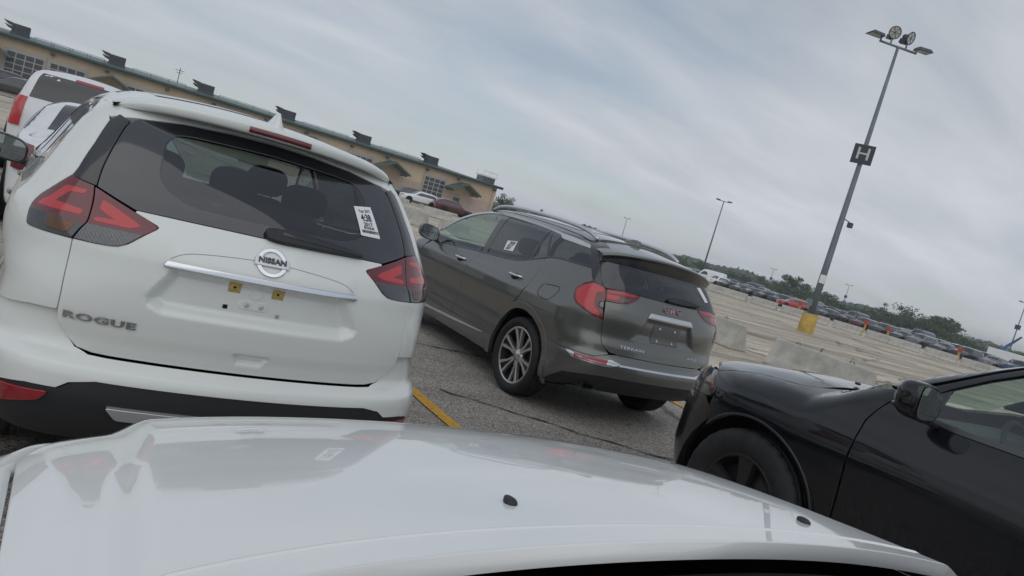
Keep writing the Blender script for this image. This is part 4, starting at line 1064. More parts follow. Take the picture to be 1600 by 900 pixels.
    panel('front_bumper', F, resample(mirror_half([(0, .28), (.5, .28), (.78, .34), (.80, .88), (.5, .90), (0, .91)]), .08), proj_wrap(3.3, -1), GREY, root, sp=.06)
    box_obj('floor_pan', (-.56, .56, .60, 4.3, .25, .34), DARK, root)
    for x in (-.37, .37): seat(root, x, 2.12, .56)
    rear_bench(root, 1.22, .60)
    box_obj('dashboard', (-.68, .68, 2.95, 3.30, .62, 1.0), TRIMM, root, .06, 3)
    steering_wheel(root, -.37, 2.78, .95)
    return root
# ---------------------------------------------------------------- black SUV: its surface (nose at y=0, body behind)
DU_W = pchip([.2, .35, .5, .65, .78, .88, .96, 1.04, 1.12, 1.18, 1.3, 1.45, 1.6, 1.72],
             [.86, .90, .915, .925, .94, .952, .945, .92, .895, .87, .805, .72, .63, .52])
DU_T = pchip([-5.2, -4.6, -3.6, -2.8, -2.4, -2.05, -1.7, -1.4, -1.22, -1.12, -1.0, -.8, -.4, -.15, -.03, .1],
             [1.60, 1.70, 1.75, 1.75, 1.72, 1.635, 1.475, 1.31, 1.20, 1.165, 1.165, 1.15, 1.09, 1.03, .94, .80])
DU_N = pchip([.2, .35, .5, .65, .8, .92, 1.0, 1.1, 1.2], [-.14, -.04, .0, -.005, -.02, -.05, -.10, -.22, -.40])
def dur_F(P):
    x, y, z = np.abs(P[..., 0]), P[..., 1], P[..., 2]
    w = DU_W(z) - .11*np.clip((y + .9)/.9, 0, 2)**2.2 - .03*np.clip((-3.9 - y)/1.1, 0, 2)**2
    for c in (-.93, -3.97):
        w = w + .022*np.exp(-(((y - c)/.5)**2 + ((z - .78)/.22)**2))
    F = smax(x - w, (y - DU_N(z) + .26*x*x + .10*(x/.8)**6)*.95, .16)
    F = smax(F, (z - DU_T(y) + .045*(x/.6)**2 - .012*np.exp(-((x - .55)/.2)**2)*(y > -1.4))*.95, .10)
    F = smax(F, -5.1 + .2*x*x - y, .25)
    return smax(F, .24 - z, .05)
def build_black_suv():
    DO = (4.43, 3.45)
    root = empty('black_suv', (DO[0], DO[1], 0), 0, 'glossy black SUV at the right, its nose behind the white bonnet', 'car')
    F = dur_F
    ac, ar = (-.93, .39), .462
    A = lambda c, a0, a1, n, r=ar: [(c + r*math.cos(a), .39 + r*math.sin(a)) for a in np.radians(np.linspace(a0, a1, n))]
    gapl = [(-.47, .995), (-.515, 1.014), (-.606, 1.040), (-.722, 1.070), (-.876, 1.086), (-.985, 1.095), (-1.06, 1.112)]
    for s in (-1, 1):
        PS = proj_side(s)
        fe = gapl + [(-1.20, 1.165), (-1.40, 1.232), (-1.52, 1.255), (-1.548, 1.215), (-1.508, 1.143), (-1.478, 1.07), (-1.474, .88), (-1.47, .44), (-1.40, .42)] + A(-.93, 178, 22, 24) + [(-.455, .62), (-.44, .70), (-.50, .79), (-.56, .88), (-.56, .92), (-.485, .985)]
        fe = [(p[0], p[1]) for p in fe]
        fe2 = gapl + [(-1.20, 1.165), (-1.40, 1.232), (-1.52, 1.255), (-1.548, 1.215), (-1.508, 1.143), (-1.478, 1.07), (-1.474, .88), (-1.47, .44), (-1.398, .42)] + A(-.93, 176, 40, 22) + [(-.555, .79), (-.572, .90), (-.50, .982)]
        panel('front_fender', F, fe2, PS, BLACK, root, sp=.022)
        panel('arch_lip', F, buffer_path(A(-.93, 176, 40, 30, ar - .003), .007), PS, mat('arch_edge', (.03, .03, .032), .25, 0, .5), root, sp=.03, off=.006, depth=.03, r=.004)
        # doors
        fd = [(-1.483, .45), (-1.487, .88), (-1.490, 1.07), (-1.518, 1.143), (-1.556, 1.205), (-1.60, 1.198), (-1.75, 1.170), (-1.885, 1.168), (-2.15, 1.175), (-2.62, 1.190), (-2.62, .45)]
        d1 = panel('front_door', F, rpoly([(a, b, .012) for a, b in fd]), PS, BLACK, root, sp=.03)
        rd = [(-2.63, .45), (-2.63, 1.191), (-3.2, 1.20), (-3.62, 1.21), (-3.64, 1.0), (-3.50, .80)] + A(-3.97, 55, 12, 6, .50) + [(-3.46, .45)]
        d2 = panel('rear_door', F, rpoly([(a, b, .012) for a, b in rd]), PS, BLACK, root, sp=.05)
        panel('rear_quarter', F, [(-3.65, 1.21), (-4.4, 1.24), (-4.86, 1.20), (-4.88, .5)] + A(-3.97, 180, 60, 16) + [(-3.52, .80), (-3.655, 1.0)], PS, BLACK, root, sp=.05)
        panel('sill', F, [(-1.42, .28), (-1.42, .44), (-3.45, .44), (-3.45, .28)], PS, BLACK, root, sp=.06)
        for d_, yy in ((d1, -2.55), (d2, -3.55)):
            P = PS(F, np.array([(yy + t, 1.02) for t in np.linspace(0, .22, 9)])); P[:, 0] += s*np.array([.0, .026, .036, .04, .04, .04, .036, .026, 0])
            mesh_obj('door_handle', *tube(P, [.008, .012, .013, .013, .013, .013, .013, .012, .008], 8), BLACK, d_, fix=True)
        # glass
        w1 = [(-1.765, 1.195), (-1.885, 1.190), (-2.15, 1.196), (-2.56, 1.210), (-2.60, 1.24), (-2.56, 1.615), (-2.35, 1.600), (-2.20, 1.573), (-1.985, 1.497), (-1.874, 1.428), (-1.765, 1.345)]
        panel('front_window', F, w1, PS, glass('green_side_glass', (.74, .86, .78)), root, sp=.04, off=-.006, depth=.004)
        panel('rear_side_window', F, [(-2.70, 1.215), (-3.6, 1.235), (-3.62, 1.6), (-3.2, 1.635), (-2.68, 1.622)], PS, GLASST, root, sp=.08, off=-.006, depth=.004)
        panel('quarter_window', F, [(-3.70, 1.24), (-4.55, 1.29), (-4.45, 1.52), (-3.70, 1.598)], PS, GLASST, root, sp=.08, off=-.006, depth=.004)
        panel('mirror_sail', F, [(-1.60, 1.205), (-1.76, 1.178), (-1.762, 1.34), (-1.70, 1.29)], PS, GLOSSB, root, sp=.04, off=-.002, depth=.01)
        frm = [(-1.545, 1.262), (-1.59, 1.210), (-1.757, 1.350), (-1.874, 1.440), (-1.985, 1.510), (-2.20, 1.586), (-2.40, 1.615), (-2.62, 1.632), (-3.2, 1.648), (-3.66, 1.615), (-3.66, 1.24), (-3.645, 1.24), (-3.645, 1.63), (-3.2, 1.66)]
        up = [(-1.60, 1.215), (-1.70, 1.295), (-1.757, 1.350), (-1.874, 1.440), (-1.985, 1.510), (-2.20, 1.586), (-2.40, 1.615), (-2.62, 1.630), (-3.2, 1.648), (-3.66, 1.615), (-4.48, 1.53),
              (-4.48, 1.56), (-3.66, 1.645), (-3.2, 1.672), (-2.62, 1.655), (-2.40, 1.640), (-2.20, 1.612), (-1.985, 1.540), (-1.874, 1.470), (-1.70, 1.345), (-1.56, 1.245)]
        panel('door_frame', F, up, PS, BLACK, root, sp=.04, off=.003, depth=.02)
        ap = [(-1.54, 1.270), (-1.69, 1.365), (-1.865, 1.490), (-1.975, 1.558), (-2.19, 1.630), (-2.40, 1.658), (-2.62, 1.668), (-3.2, 1.684), (-3.66, 1.66), (-4.5, 1.58),
              (-4.5, 1.60), (-3.66, 1.69), (-3.2, 1.705), (-2.62, 1.693), (-2.40, 1.684), (-2.15, 1.655), (-1.93, 1.588), (-1.75, 1.485), (-1.60, 1.385), (-1.42, 1.272)]
        panel('roof_pillar', F, ap, PS, BLACK, root, sp=.03, off=-.002, depth=.02)
        for a in (-2.63, -3.66):
            panel('door_pillar', F, [(a - .04, 1.20), (a + .05, 1.20), (a + .05, 1.63), (a - .04, 1.63)], PS, GLOSSB, root, sp=.06, off=-.002, depth=.01)
        panel('belt_strip', F, buffer_path([(-1.745, 1.188), (-1.885, 1.179), (-2.15, 1.186), (-2.62, 1.201), (-3.2, 1.212), (-3.64, 1.225)], .018), PS, mat('dull_strip', (.10, .105, .11), .3, .6), root, sp=.05, off=.008, depth=.015, r=.004)
        # lamp
        lp = [(-.36, .985), (-.47, 1.000), (-.505, .978), (-.565, .905), (-.562, .87), (-.50, .84), (-.40, .83)]
        lw = [(.535, .815), (.535, .968), (.62, .985)] + list(map(tuple, to_wrap(proj_side(1)(F, np.array([(-.43, .992), (-.47, .990), (-.50, .972), (-.555, .905), (-.555, .875), (-.50, .842), (-.42, .832)])), -1.2, -1)))
        lw = np.array(lw) if s > 0 else flip(lw)
        l = panel('head_lamp', F, lw, proj_wrap(-1.2, -1), mat('smoked_lamp', (.05, .052, .058), .08, 0, 1.0), root, sp=.02, off=-.002)
        panel('side_marker', F, to_wrap(PS(F, np.array([(-.49, .972), (-.545, .905), (-.54, .885), (-.475, .90)])), -1.2, -1), proj_wrap(-1.2, -1), AMBERL, l, sp=.02, off=.005, depth=.006)
        wheel(root, (s*.835, -.93, .385), s, .388, .265, .245, 'black', RIMD, RIMD)
        wheel(root, (s*.835, -3.97, .385), s, .388, .265, .245, 'black', RIMD, RIMD)
        for c in (-.93, -3.97):
            V, Fc = loft([[(s*xx, c + .48*math.cos(a), .39 + .48*math.sin(a)) for a in np.radians(np.linspace(-12, 192, 17))] for xx in (.58, .93)])
            mesh_obj('wheel_liner', V, Fc, DARK, root)
        mirror_unit(root, 'door_mirror', (s*1.06, -1.775, 1.262), s, BLACK, MIRG, .105, .088, .092, True, .13)
    # bonnet
    PT = proj_top(.6)
    e = proj_side(1)(F, np.array(gapl))
    hd = [(0, -.155), (.40, -.195), (.66, -.31)] + [(p[0] - .008, p[1] + .003) for p in e] + [(.60, -1.075), (.35, -1.10), (0, -1.11)]
    hd = np.array(hd); bn = panel('bonnet', F, np.concatenate([hd, (hd*[-1, 1])[::-1]]), PT, BLACK, root, sp=.03)
    for s in (-1, 1):
        cr = catmull([(s*.58, -.25), (s*.56, -.6), (s*.50, -.98)], False)
        nz = sellipse(s*.30, -1.03, 1.172, .022, .014, .008, 2.4)
        mesh_obj('washer_nozzle', *nz, PLAS, bn)
    cw = np.array([(0, -1.125), (.35, -1.115), (.60, -1.09), (.72, -1.10), (.74, -1.26), (.40, -1.24), (0, -1.235)])
    panel('cowl', F, np.concatenate([cw, (cw*[-1, 1])[::-1]]), PT, DARK, root, sp=.05, off=-.02, depth=.01)
    # bumper and grille
    PN = proj_wrap(-1.2, -1)
    sw = lambda pts: list(map(tuple, to_wrap(proj_side(1)(F, np.array(pts)), -1.2, -1)))
    nb = [(0, .30), (.55, .30)] + sw([(-.45, .32), (-.478, .42)]) + sw(A(-.93, 12, 39.0, 7)) + sw([(-.5585, .74), (-.5490, .787), (-.49, .831), (-.41, .824)]) + [(.60, .81), (.40, .80), (0, .80)]
    panel('front_bumper', F, resample(mirror_half(nb), .05), PN, BLACK, root, sp=.03)
    panel('grille', F, resample(mirror_half([(0, .81), (.38, .81), (.52, .83), (.52, .95), (.36, .97), (0, .975)]), .05), PN, GLOSSB, root, sp=.05, off=-.01)
    # roof, glass, tail
    PT2 = proj_top(1.0)
    er = proj_side(1)(F, np.array([(-2.15, 1.658), (-2.40, 1.687), (-2.62, 1.696), (-3.2, 1.708), (-3.66, 1.693), (-4.5, 1.603)]))
    rf = np.array([(0, -2.42), (.40, -2.40)] + [(p[0] - .003, p[1]) for p in er[1:]] + [(.5, -4.7), (0, -4.75)])
    panel('roof', F, np.concatenate([rf, (rf*[-1, 1])[::-1]]), PT2, BLACK, root, sp=.06)
    ew = proj_side(1)(F, np.array([(-1.43, 1.274), (-1.60, 1.388), (-1.75, 1.488), (-1.93, 1.591), (-2.15, 1.66)]))
    ws = np.array([(0, -1.24), (.40, -1.25), (.70, -1.29)] + [(p[0] - .004, p[1]) for p in ew] + [(.40, -2.38), (0, -2.40)])
    panel('windscreen', F, np.concatenate([ws, (ws*[-1, 1])[::-1]]), PT2, glass('green_windscreen', (.78, .90, .82)), root, sp=.06, depth=.004)
    PR = proj_wrap(-3.7, 1)
    panel('tailgate', F, resample(mirror_half([(0, .40), (.7, .40), (.9, .6), (.92, 1.0), (.88, 1.16), (0, 1.18)]), .08), PR, BLACK, root, sp=.06)
    panel('rear_window', F, resample(mirror_half([(0, 1.19), (.85, 1.18), (.75, 1.55), (0, 1.60)]), .08), PR, GLASST, root, sp=.06)
    box_obj('floor_pan', (-.74, .74, -4.7, -.5, .26, .36), DARK, root)
    for x in (-.39, .39): seat(root, x, -2.62, .68)
    rear_bench(root, -3.55, .72)
    dsh = box_obj('dashboard', (-.74, .74, -1.75, -1.35, .80, 1.13), TRIMM, root, .07, 3)
    steering_wheel(root, -.39, -1.98, 1.10)
    return root
# ---------------------------------------------------------------- white car the picture is taken from: bonnet surface
HO_X = .90
HO_T = pchip([.3, .55, .72, .9, 1.1, 1.3, 1.45, 1.58, 1.68, 1.76, 1.82], [1.185, 1.163, 1.140, 1.118, 1.092, 1.060, 1.028, .982, .925, .84, .70])
def host_z(X, Y):
    x = np.abs(X - HO_X)
    Y2 = Y + .10*(x/.9)**2 + .09*(x/.9)**6
    z = HO_T(Y2) - .022*(x/.8)**2
    z = z - .04*sst(.80, .98, x) - .25*np.clip(x - .93, 0, 1)**1.2
    # shoulder facets running forward along both edges
    c = .80 - .10*np.clip(Y - .7, 0, 1.2)
    z = z - .026*sst(c - .07, c, x)
    return z
def build_near_car():
    root = empty('near_white_car', (HO_X, .5, 0), 0, 'white car in the foreground, only its bonnet with two washer nozzles in view', 'car')
    def grid(name, xs, ys, m, parent=root, dz=0.0, keep=None, lip=.03):
        X, Y = np.meshgrid(xs, ys); Z = host_z(X, Y) + dz
        V = np.stack([X - HO_X, Y - .5, Z], -1); n, mcol = X.shape
        # analytic normals
        e = 2e-3
        gx = (host_z(X + e, Y) - host_z(X - e, Y))/(2*e); gy = (host_z(X, Y + e) - host_z(X, Y - e))/(2*e)
        Nn = np.stack([-gx, -gy, np.ones_like(gx)], -1); Nn /= np.linalg.norm(Nn, axis=-1, keepdims=True)
        Fc = [(i*mcol+j, i*mcol+j+1, (i+1)*mcol+j+1, (i+1)*mcol+j) for i in range(n-1) for j in range(mcol-1)]
        return V, Nn, Fc
    # bonnet: curvilinear grid between the two shut lines and the rear edge
    U, T = np.meshgrid(np.linspace(-1, 1, 161), np.linspace(0, 1, 111))
    def edge_x(t): return .872 - .02*t - .06*sst(.72, 1.0, t)
    yr = lambda u: .728 - .045*np.abs(u)**2 - .07*np.abs(u)**4
    yf = lambda u: 1.775 - .13*np.abs(u)**2 - .14*np.abs(u)**6
    def surf(U, T, dz=0.0):
        Y = yr(U) + (yf(U) - yr(U))*T; X = HO_X + U*edge_x(T); Z = host_z(X, Y) + dz
        e = 2e-3
        gx = (host_z(X + e, Y) - host_z(X - e, Y))/(2*e); gy = (host_z(X, Y + e) - host_z(X, Y - e))/(2*e)
        Nn = np.stack([-gx, -gy, np.ones_like(gx)], -1); Nn /= np.linalg.norm(Nn, axis=-1, keepdims=True)
        return np.stack([X - HO_X, Y - .5, Z], -1), Nn
    P, Nn = surf(U, T); n, m = U.shape
    V = P.reshape(-1, 3); NN = Nn.reshape(-1, 3)
    Fc = [(i*m+j, i*m+j+1, (i+1)*m+j+1, (i+1)*m+j) for i in range(n-1) for j in range(m-1)]
    loop = [j for j in range(m)] + [i*m + m-1 for i in range(1, n)] + [(n-1)*m + j for j in range(m-2, -1, -1)] + [i*m for i in range(n-2, 0, -1)]
    b = len(V); c = np.array([0, .6, 1.0]); od = V[loop] - c; od[:, 2] = 0; od /= np.linalg.norm(od, axis=1, keepdims=True)
    r1 = V[loop] + od*.003 - NN[loop]*.002; r2 = V[loop] + od*.004 - NN[loop]*.03
    V = np.concatenate([V, r1, r2]); NN = np.concatenate([NN, (NN[loop] + od)/1.414, od]); k = len(loop)
    for i in range(k):
        j = (i+1) % k
        Fc += [(loop[j], loop[i], b+i, b+j), (b+j, b+i, b+k+i, b+k+j)]
    bonnet = mesh_obj('bonnet', V, Fc, WHITE2, root, normals=NN)
    # raised rear lip line is a stamped fold: a slim bead along the rear edge
    u = np.linspace(-.97, .97, 80); bead = []
    for uu in u:
        Y = float(yr(uu)) + .060; X = HO_X + uu*.86
        bead.append((X - HO_X, Y - .5, float(host_z(np.array(X), np.array(Y))) - .0015))
    mesh_obj('rear_fold', *tube(bead, .004, 8), WHITE2, bonnet, fix=True)
    # nozzles
    for (X, Y) in ((.689, .885), (1.406, .841)):
        z = float(host_z(np.array(X), np.array(Y)))
        V, Fc = sellipse(0, 0, 0, .0105, .016, .008, 2.2, 18, 10); V = np.array(V); V[:, 0] *= 1 - .55*np.clip(V[:, 1]/.016, -.2, 1)
        mesh_obj('washer_nozzle', V + [X - HO_X, Y - .5, z + .002], Fc, PLAS, bonnet)
    # fenders
    for s in (-1, 1):
        rows = []
        for t in np.linspace(0, 1, 60):
            ex = float(edge_x(np.array(t))) + .004; uy = 1.0
            y = float(yr(np.array(uy)) + (yf(np.array(uy)) - yr(np.array(uy)))*t) - .02*0
            X = HO_X + s*(ex + .003); z = float(host_z(np.array(X), np.array(y)))
            pr = [(s*(ex + .002), y - .5, z - .03), (s*(ex + .003), y - .5, z - .001), (s*(ex + .03), y - .5, z - .006), (s*(ex + .055), y - .5, z - .022), (s*(.945), y - .5, z - .055), (s*.955, y - .5, z - .12), (s*.950, y - .5, z - .22), (s*.94, y - .5, .74), (s*.93, y - .5, .62)]
            rows.append(pr)
        mesh_obj('front_fender', *loft(rows if s < 0 else rows[::-1]), WHITE2, root)
    # nose below the bonnet edge
    rings = []
    for uu in np.linspace(-1, 1, 41):
        X = uu*.82; y0 = float(yf(np.array(uu))) - .5
        z0 = float(host_z(np.array(HO_X + X), np.array(y0 + .5)))
        rings.append([(X, y0 + .006, z0 - .01), (X, y0 + .06, z0 - .08), (X, y0 + .08, z0 - .16), (X, y0 + .10, .50), (X, y0 + .06, .36), (X, y0 - .02, .26)])
    mesh_obj('front_bumper', *loft(rings), WHITE2, root)
    gr = []
    for uu in np.linspace(-.55, .55, 21):
        X = uu*.82; y0 = float(yf(np.array(uu))) - .5
        gr.append([(X, y0 + .095, .72), (X, y0 + .105, .56)])
    mesh_obj('grille', *loft(gr), GLOSSB, root)
    for s in (-1, 1):
        V, Fc = sellipse(s*.70, 1.06, .74, .13, .10, .06, 3)
        mesh_obj('head_lamp', V, Fc, CLEARL, root)
        wheel(root, (s*.80, .48, .35), s, .35, .225, .235, 'five')
    # cowl and wipers behind the bonnet
    rows = []
    for uu in np.linspace(-1, 1, 41):
        X = uu*.80; y0 = float(yr(np.array(uu))) - .5 - .02; z0 = float(host_z(np.array(HO_X + X), np.array(y0 + .5)))
        rows.append([(X, y0 + .014, z0 - .06), (X, y0, z0 - .05), (X, y0 - .08, z0 - .06), (X, y0 - .22, z0 - .045), (X, y0 - .34, z0 - .01)])
    mesh_obj('cowl', *loft(rows[::-1]), mat('cowl_plastic', (.012, .012, .014), .45), root)
    box_obj('engine_bay', (-.66, .66, -.25, .72, .30, .90), DARK, root)
    box_obj('bulkhead', (-.84, .84, -.30, .13, .30, 1.05), DARK, root)
    for x0, x1 in ((-.45, .15), (.12, .70)):
        pth = [(x, .5*0 + .02 - .05*(x/.8)**2, 1.145 + .01*math.sin(3*(x - x0))) for x in np.linspace(x0, x1, 12)]
        mesh_obj('wiper_arm', *tube(pth, .009, 8), GLOSSB, root, fix=True)
    return root
build_white_crossover()
build_grey_crossover()
build_black_suv()
build_near_car()
# ---------------------------------------------------------------- plainer cars that stand further off
KINDS = {
    'suv':    dict(L=4.75, W=.94, T=[(0, .72), (.08, .96), (.9, 1.08), (1.25, 1.12), (1.95, 1.62), (2.5, 1.70), (3.8, 1.68), (4.45, 1.60), (4.62, 1.15), (4.75, .95)], belt=1.10, roof=1.50, dlo=(1.55, 4.25), wr=.37),
    'wagon':  dict(L=4.60, W=.91, T=[(0, .66), (.08, .88), (.9, 1.0), (1.25, 1.05), (2.0, 1.50), (2.5, 1.57), (3.5, 1.55), (4.2, 1.38), (4.5, 1.05), (4.6, .85)], belt=1.02, roof=1.39, dlo=(1.55, 4.0), wr=.35),
    'sedan':  dict(L=4.85, W=.91, T=[(0, .60), (.08, .80), (1.0, .94), (1.35, 1.0), (2.1, 1.39), (2.6, 1.45), (3.2, 1.42), (4.05, 1.10), (4.75, 1.02), (4.85, .8)], belt=.97, roof=1.30, dlo=(1.65, 3.9), wr=.33),
    'pickup': dict(L=5.80, W=1.0, T=[(0, .80), (.08, 1.08), (1.1, 1.20), (1.45, 1.24), (2.05, 1.80), (2.5, 1.90), (3.55, 1.88), (3.80, 1.30), (3.9, 1.27), (5.72, 1.27), (5.8, 1.0)], belt=1.22, roof=1.68, dlo=(1.75, 3.65), wr=.41),
    'van':    dict(L=5.60, W=1.0, T=[(0, .75), (.08, 1.0), (.7, 1.15), (.95, 1.25), (1.7, 2.15), (2.2, 2.30), (5.4, 2.30), (5.55, 2.0), (5.6, 1.0)], belt=1.25, roof=1.85, dlo=(1.35, 2.7), wr=.36),
    'fullsuv': dict(L=5.70, W=1.02, T=[(0, .80), (.08, 1.08), (1.0, 1.18), (1.35, 1.22), (2.0, 1.76), (2.5, 1.84), (5.3, 1.83), (5.52, 1.72), (5.62, 1.2), (5.7, 1.0)], belt=1.20, roof=1.65, dlo=(1.7, 5.2), wr=.41),
}
def gen_field(k):
    d = KINDS[k]; L_ = d['L']; T = pchip(*zip(*d['T'])); w0 = d['W']; zb = d['belt']; zr = T(L_*.5)
    Wz = pchip([.2, .35, .6, .85, zb - .05, zb + .03, (zb + float(zr))/2, float(zr) - .1, float(zr)], [w0-.08, w0-.03, w0-.01, w0, w0 - .03, w0 - .06, w0 - .15, w0 - .25, w0 - .40])
    def F(P):       # nose at y=0, tail at y=-L
        x, y, z = np.abs(P[..., 0]), -P[..., 1], P[..., 2]
        w = Wz(z) - .12*np.clip((.7 - y)/.7, 0, 1)**2 - .07*np.clip((y - L_ + .8)/.8, 0, 1)**2
        f = smax(x - w, (.22*x*x - y + .03)*.95, .18)
        f = smax(f, (y - L_ + .14*x*x)*.95, .15)
        f = smax(f, (z - T(y) + .05*(x/.6)**2)*.9, .10)
        return smax(f, .26 - z, .05)
    return F, T
GEN = {}
PAINTS = {n: mat('paint_' + n, c, .32, m_, 1.0) for n, c, m_ in (('black', (.010, .010, .012), .2), ('charcoal', (.05, .052, .056), .5), ('silver', (.42, .43, .44), .7), ('white', (.78, .79, .80), 0), ('red', (.38, .02, .02), .1), ('maroon', (.085, .012, .018), .3), ('blue', (.03, .055, .12), .4), ('grey', (.17, .175, .18), .5), ('beige', (.32, .29, .24), .4))}
DGL = mat('dark_window', (.018, .021, .024), .06, 0, .3, spec=.8)
def gen_proto(kind, fine=1.0):
    """mesh data of one kind of car: list of (name, mesh, [sub])"""
    key = (kind, fine)
    if key in GEN: return GEN[key]
    d = KINDS[kind]; F, T = gen_field(kind); L_ = d['L']; out_ = []
    n = int(36*fine) + 8; m = int(14*fine) + 6
    ys = -L_/2 + (L_/2 - .012)*np.sin(np.linspace(-math.pi/2, math.pi/2, n))
    ph = np.linspace(math.radians(-66), math.radians(90), m)
    rows = []
    for y in ys:
        zc = min(.62, float(T(-y))*.62)
        O = np.tile([0, y, zc], (m, 1)).astype(float); D = np.stack([np.cos(ph), 0*ph, np.sin(ph)], -1)
        # grow from the centre; sections at the very ends are small
        P = march(F, O, D, 0.0, 1.9, 50)
        rows.append(np.concatenate([P, (P*[-1, 1, 1])[::-1][1:]]))
    V, Fc = loft(rows); k = len(rows[0]); Fc = list(Fc) + [tuple(range(k)), tuple((n-1)*k + i for i in range(k))[::-1]]
    o = mesh_obj('body', V, Fc, PAINTS['white'], None, fix=True); bodym = o.data; bpy.data.objects.remove(o)
    def keep(name, o): me = o.data; bpy.data.objects.remove(o); out_.append((name, me))
    out_.append(('body', bodym))
    b, r = d['belt'], d['roof']; y0, y1 = d['dlo']; sp = .12/fine
    zr_ = r
    def roofz(y): return min(zr_, float(T(y)) - .10)
    for s in (-1, 1):
        top = [(-y, roofz(y)) for y in np.linspace(y0 + .55, y1 - .25, 8)]
        poly = [(-y0 - .02, b + .02)] + [(-(y0 + .28), b + (roofz(y0+.55) - b)*.55)] + top + [(-y1, b + (roofz(y1) - b)*.35), (-y1 + .05, b + .06)]
        keep('side_window', panel('side_window', F, poly, proj_side(s), DGL, None, sp=sp, off=.004, depth=0))
    PT = proj_top(.6)
    tt = d['T']; yb = max(y for y, z in tt if z < b + .14 and y < L_/2); yt = min(y for y, z in tt if z > float(T(L_/2)) - .10)
    ws = np.array([(0, -yb - .02), (.55, -yb - .10), (.60, -yb - .16), (.50, -yt + .02), (0, -yt + .05)])
    keep('windscreen', panel('windscreen', F, np.concatenate([ws, (ws*[-1, 1])[::-1]]), PT, DGL, None, sp=sp, off=.004, depth=0))
    if kind != 'van':
        if kind == 'sedan': rw = np.array([(0, -3.22), (.50, -3.26), (.62, -3.92), (0, -4.03)]); keep('rear_window', panel('rear_window', F, np.concatenate([rw, (rw*[-1, 1])[::-1]]), PT, DGL, None, sp=sp, off=.004, depth=0))
        else:
            yy = 3.3 if kind == 'pickup' else L_ - 1.3
            zt = float(T(L_/2)) - .16
            Fp = F
            if kind == 'pickup':
                keep('rear_window', mesh_obj('rear_window', [(-.6, -3.66, 1.34), (.6, -3.66, 1.34), (.52, -3.62, 1.72), (-.52, -3.62, 1.72)], [(0, 1, 2, 3)], DGL, None, smooth=False))
            else:
                keep('rear_window', panel('rear_window', F, resample(mirror_half([(0, b + .02), (.62, b + .02), (.58, zt), (0, zt + .02)] if kind != 'fullsuv' else [(0, b + .09), (.70, b + .09), (.66, zt + .03), (0, zt + .05)]), .1), proj_wrap(-yy, 1), DGL, None, sp=sp, off=.004, depth=0))
    for s in (-1, 1):
        fl = (lambda p: np.asarray(p, float)) if s > 0 else flip
        keep('head_lamp', panel('head_lamp', F, fl([(.48, .70), (.82, .74), (.86, .84), (.50, .80)]), proj_wrap(-1.2, -1), CLEARL, None, sp=.08, off=.004, depth=0))
        zt = b - .04
        tl = [(.62, zt - .28), (.80, zt - .26), (.82, zt + .02), (.66, zt)] if kind in ('suv', 'wagon', 'sedan') else [(.77, zt - .36), (.93, zt - .36), (.90, zt + .12 if kind != 'pickup' else zt), (.76, zt + .12 if kind != 'pickup' else zt)]
        keep('tail_lamp', panel('tail_lamp', F, fl(tl), proj_wrap(-L_ + 1.2, 1), REDD if kind != 'fullsuv' else REDL, None, sp=.08, off=.022, depth=.03))
    if kind == 'fullsuv':
        keep('high_brake_lamp', panel('high_brake_lamp', F, [(-.24, 1.715), (.24, 1.715), (.24, 1.755), (-.24, 1.755)], proj_wrap(-L_ + 1.2, 1), REDF, None, sp=.05, off=.012, depth=.01))
    # lower dark band
    for s in (-1, 1):
        keep('sill', panel('sill', F, [(-.1, .30), (-L_ + .1, .30), (-L_ + .1, .42), (-.1, .42)], proj_side(s), PLAS, None, sp=.25, off=.003, depth=0))
    wr = d['wr']; ov = .88 if kind != 'pickup' else 1.0
    wy = (-ov - .05, -L_ + ov + .12)
    prof = [(.02, .045), (wr*.60, .05), (wr*.66, .075), (wr*.70, .10), (wr*.95, .10), (wr, .07), (wr, -.09), (wr*.6, -.10)]
    V, Fc = lathe(prof, int(20*fine) + 6)
    nf = len(prof) - 1
    fm = [0 if (i % nf) < 2 else 1 for i in range(len(Fc))]
    o = mesh_obj('wheel', V, Fc, None, None, mats=[RIM, RUB], fmat=fm); wm = o.data; bpy.data.objects.remove(o)
    arch = [(wr*1.16*math.cos(a), wr*1.16*math.sin(a)) for a in np.linspace(0, 2*math.pi, 23)[:-1]]
    o = mesh_obj('wheel_arch', *extrude_poly(arch, 'x', -.02, .012), DARK, None, smooth=False); am = o.data; bpy.data.objects.remove(o)
    GEN[key] = (out_, wm, am, wy, d)
    return GEN[key]
def gen_car(kind, x, y, heading, paint, label, group=None, fine=1.0, name=None, z=0.0):
    """heading: direction of the nose, degrees clockwise from +Y; (x, y) is the middle of the car"""
    parts, wm, am, wy, d = gen_proto(kind, fine)
    nm = name or {'suv': 'parked_suv', 'wagon': 'parked_crossover', 'sedan': 'parked_sedan', 'pickup': 'pickup_truck', 'van': 'parked_van', 'fullsuv': 'parked_suv'}[kind]
    a = -math.radians(heading); h = d['L']/2
    root = empty(nm, (x - math.sin(a)*h, y + math.cos(a)*h, z), a, label, 'car' if kind not in ('pickup', 'van') else {'pickup': 'truck', 'van': 'van'}[kind], group)
    for pn, me in parts:
        o = bpy.data.objects.new(pn, me); link(o, root)
        if pn == 'body':
            o.material_slots[0].link = 'OBJECT'; o.material_slots[0].material = PAINTS[paint]
    for s in (-1, 1):
        for yy in wy:
            o = bpy.data.objects.new('wheel', wm); link(o, root); o.location = (s*(d['W'] - .085), yy, d['wr']); o.rotation_euler = (0, 0, 0 if s > 0 else math.pi)
            ar_ = bpy.data.objects.new('wheel_arch', am); link(ar_, root); ar_.location = (s*(d['W'] - .006), yy, d['wr'] + .03); ar_.rotation_euler = (0, 0, 0 if s > 0 else math.pi)
    return root
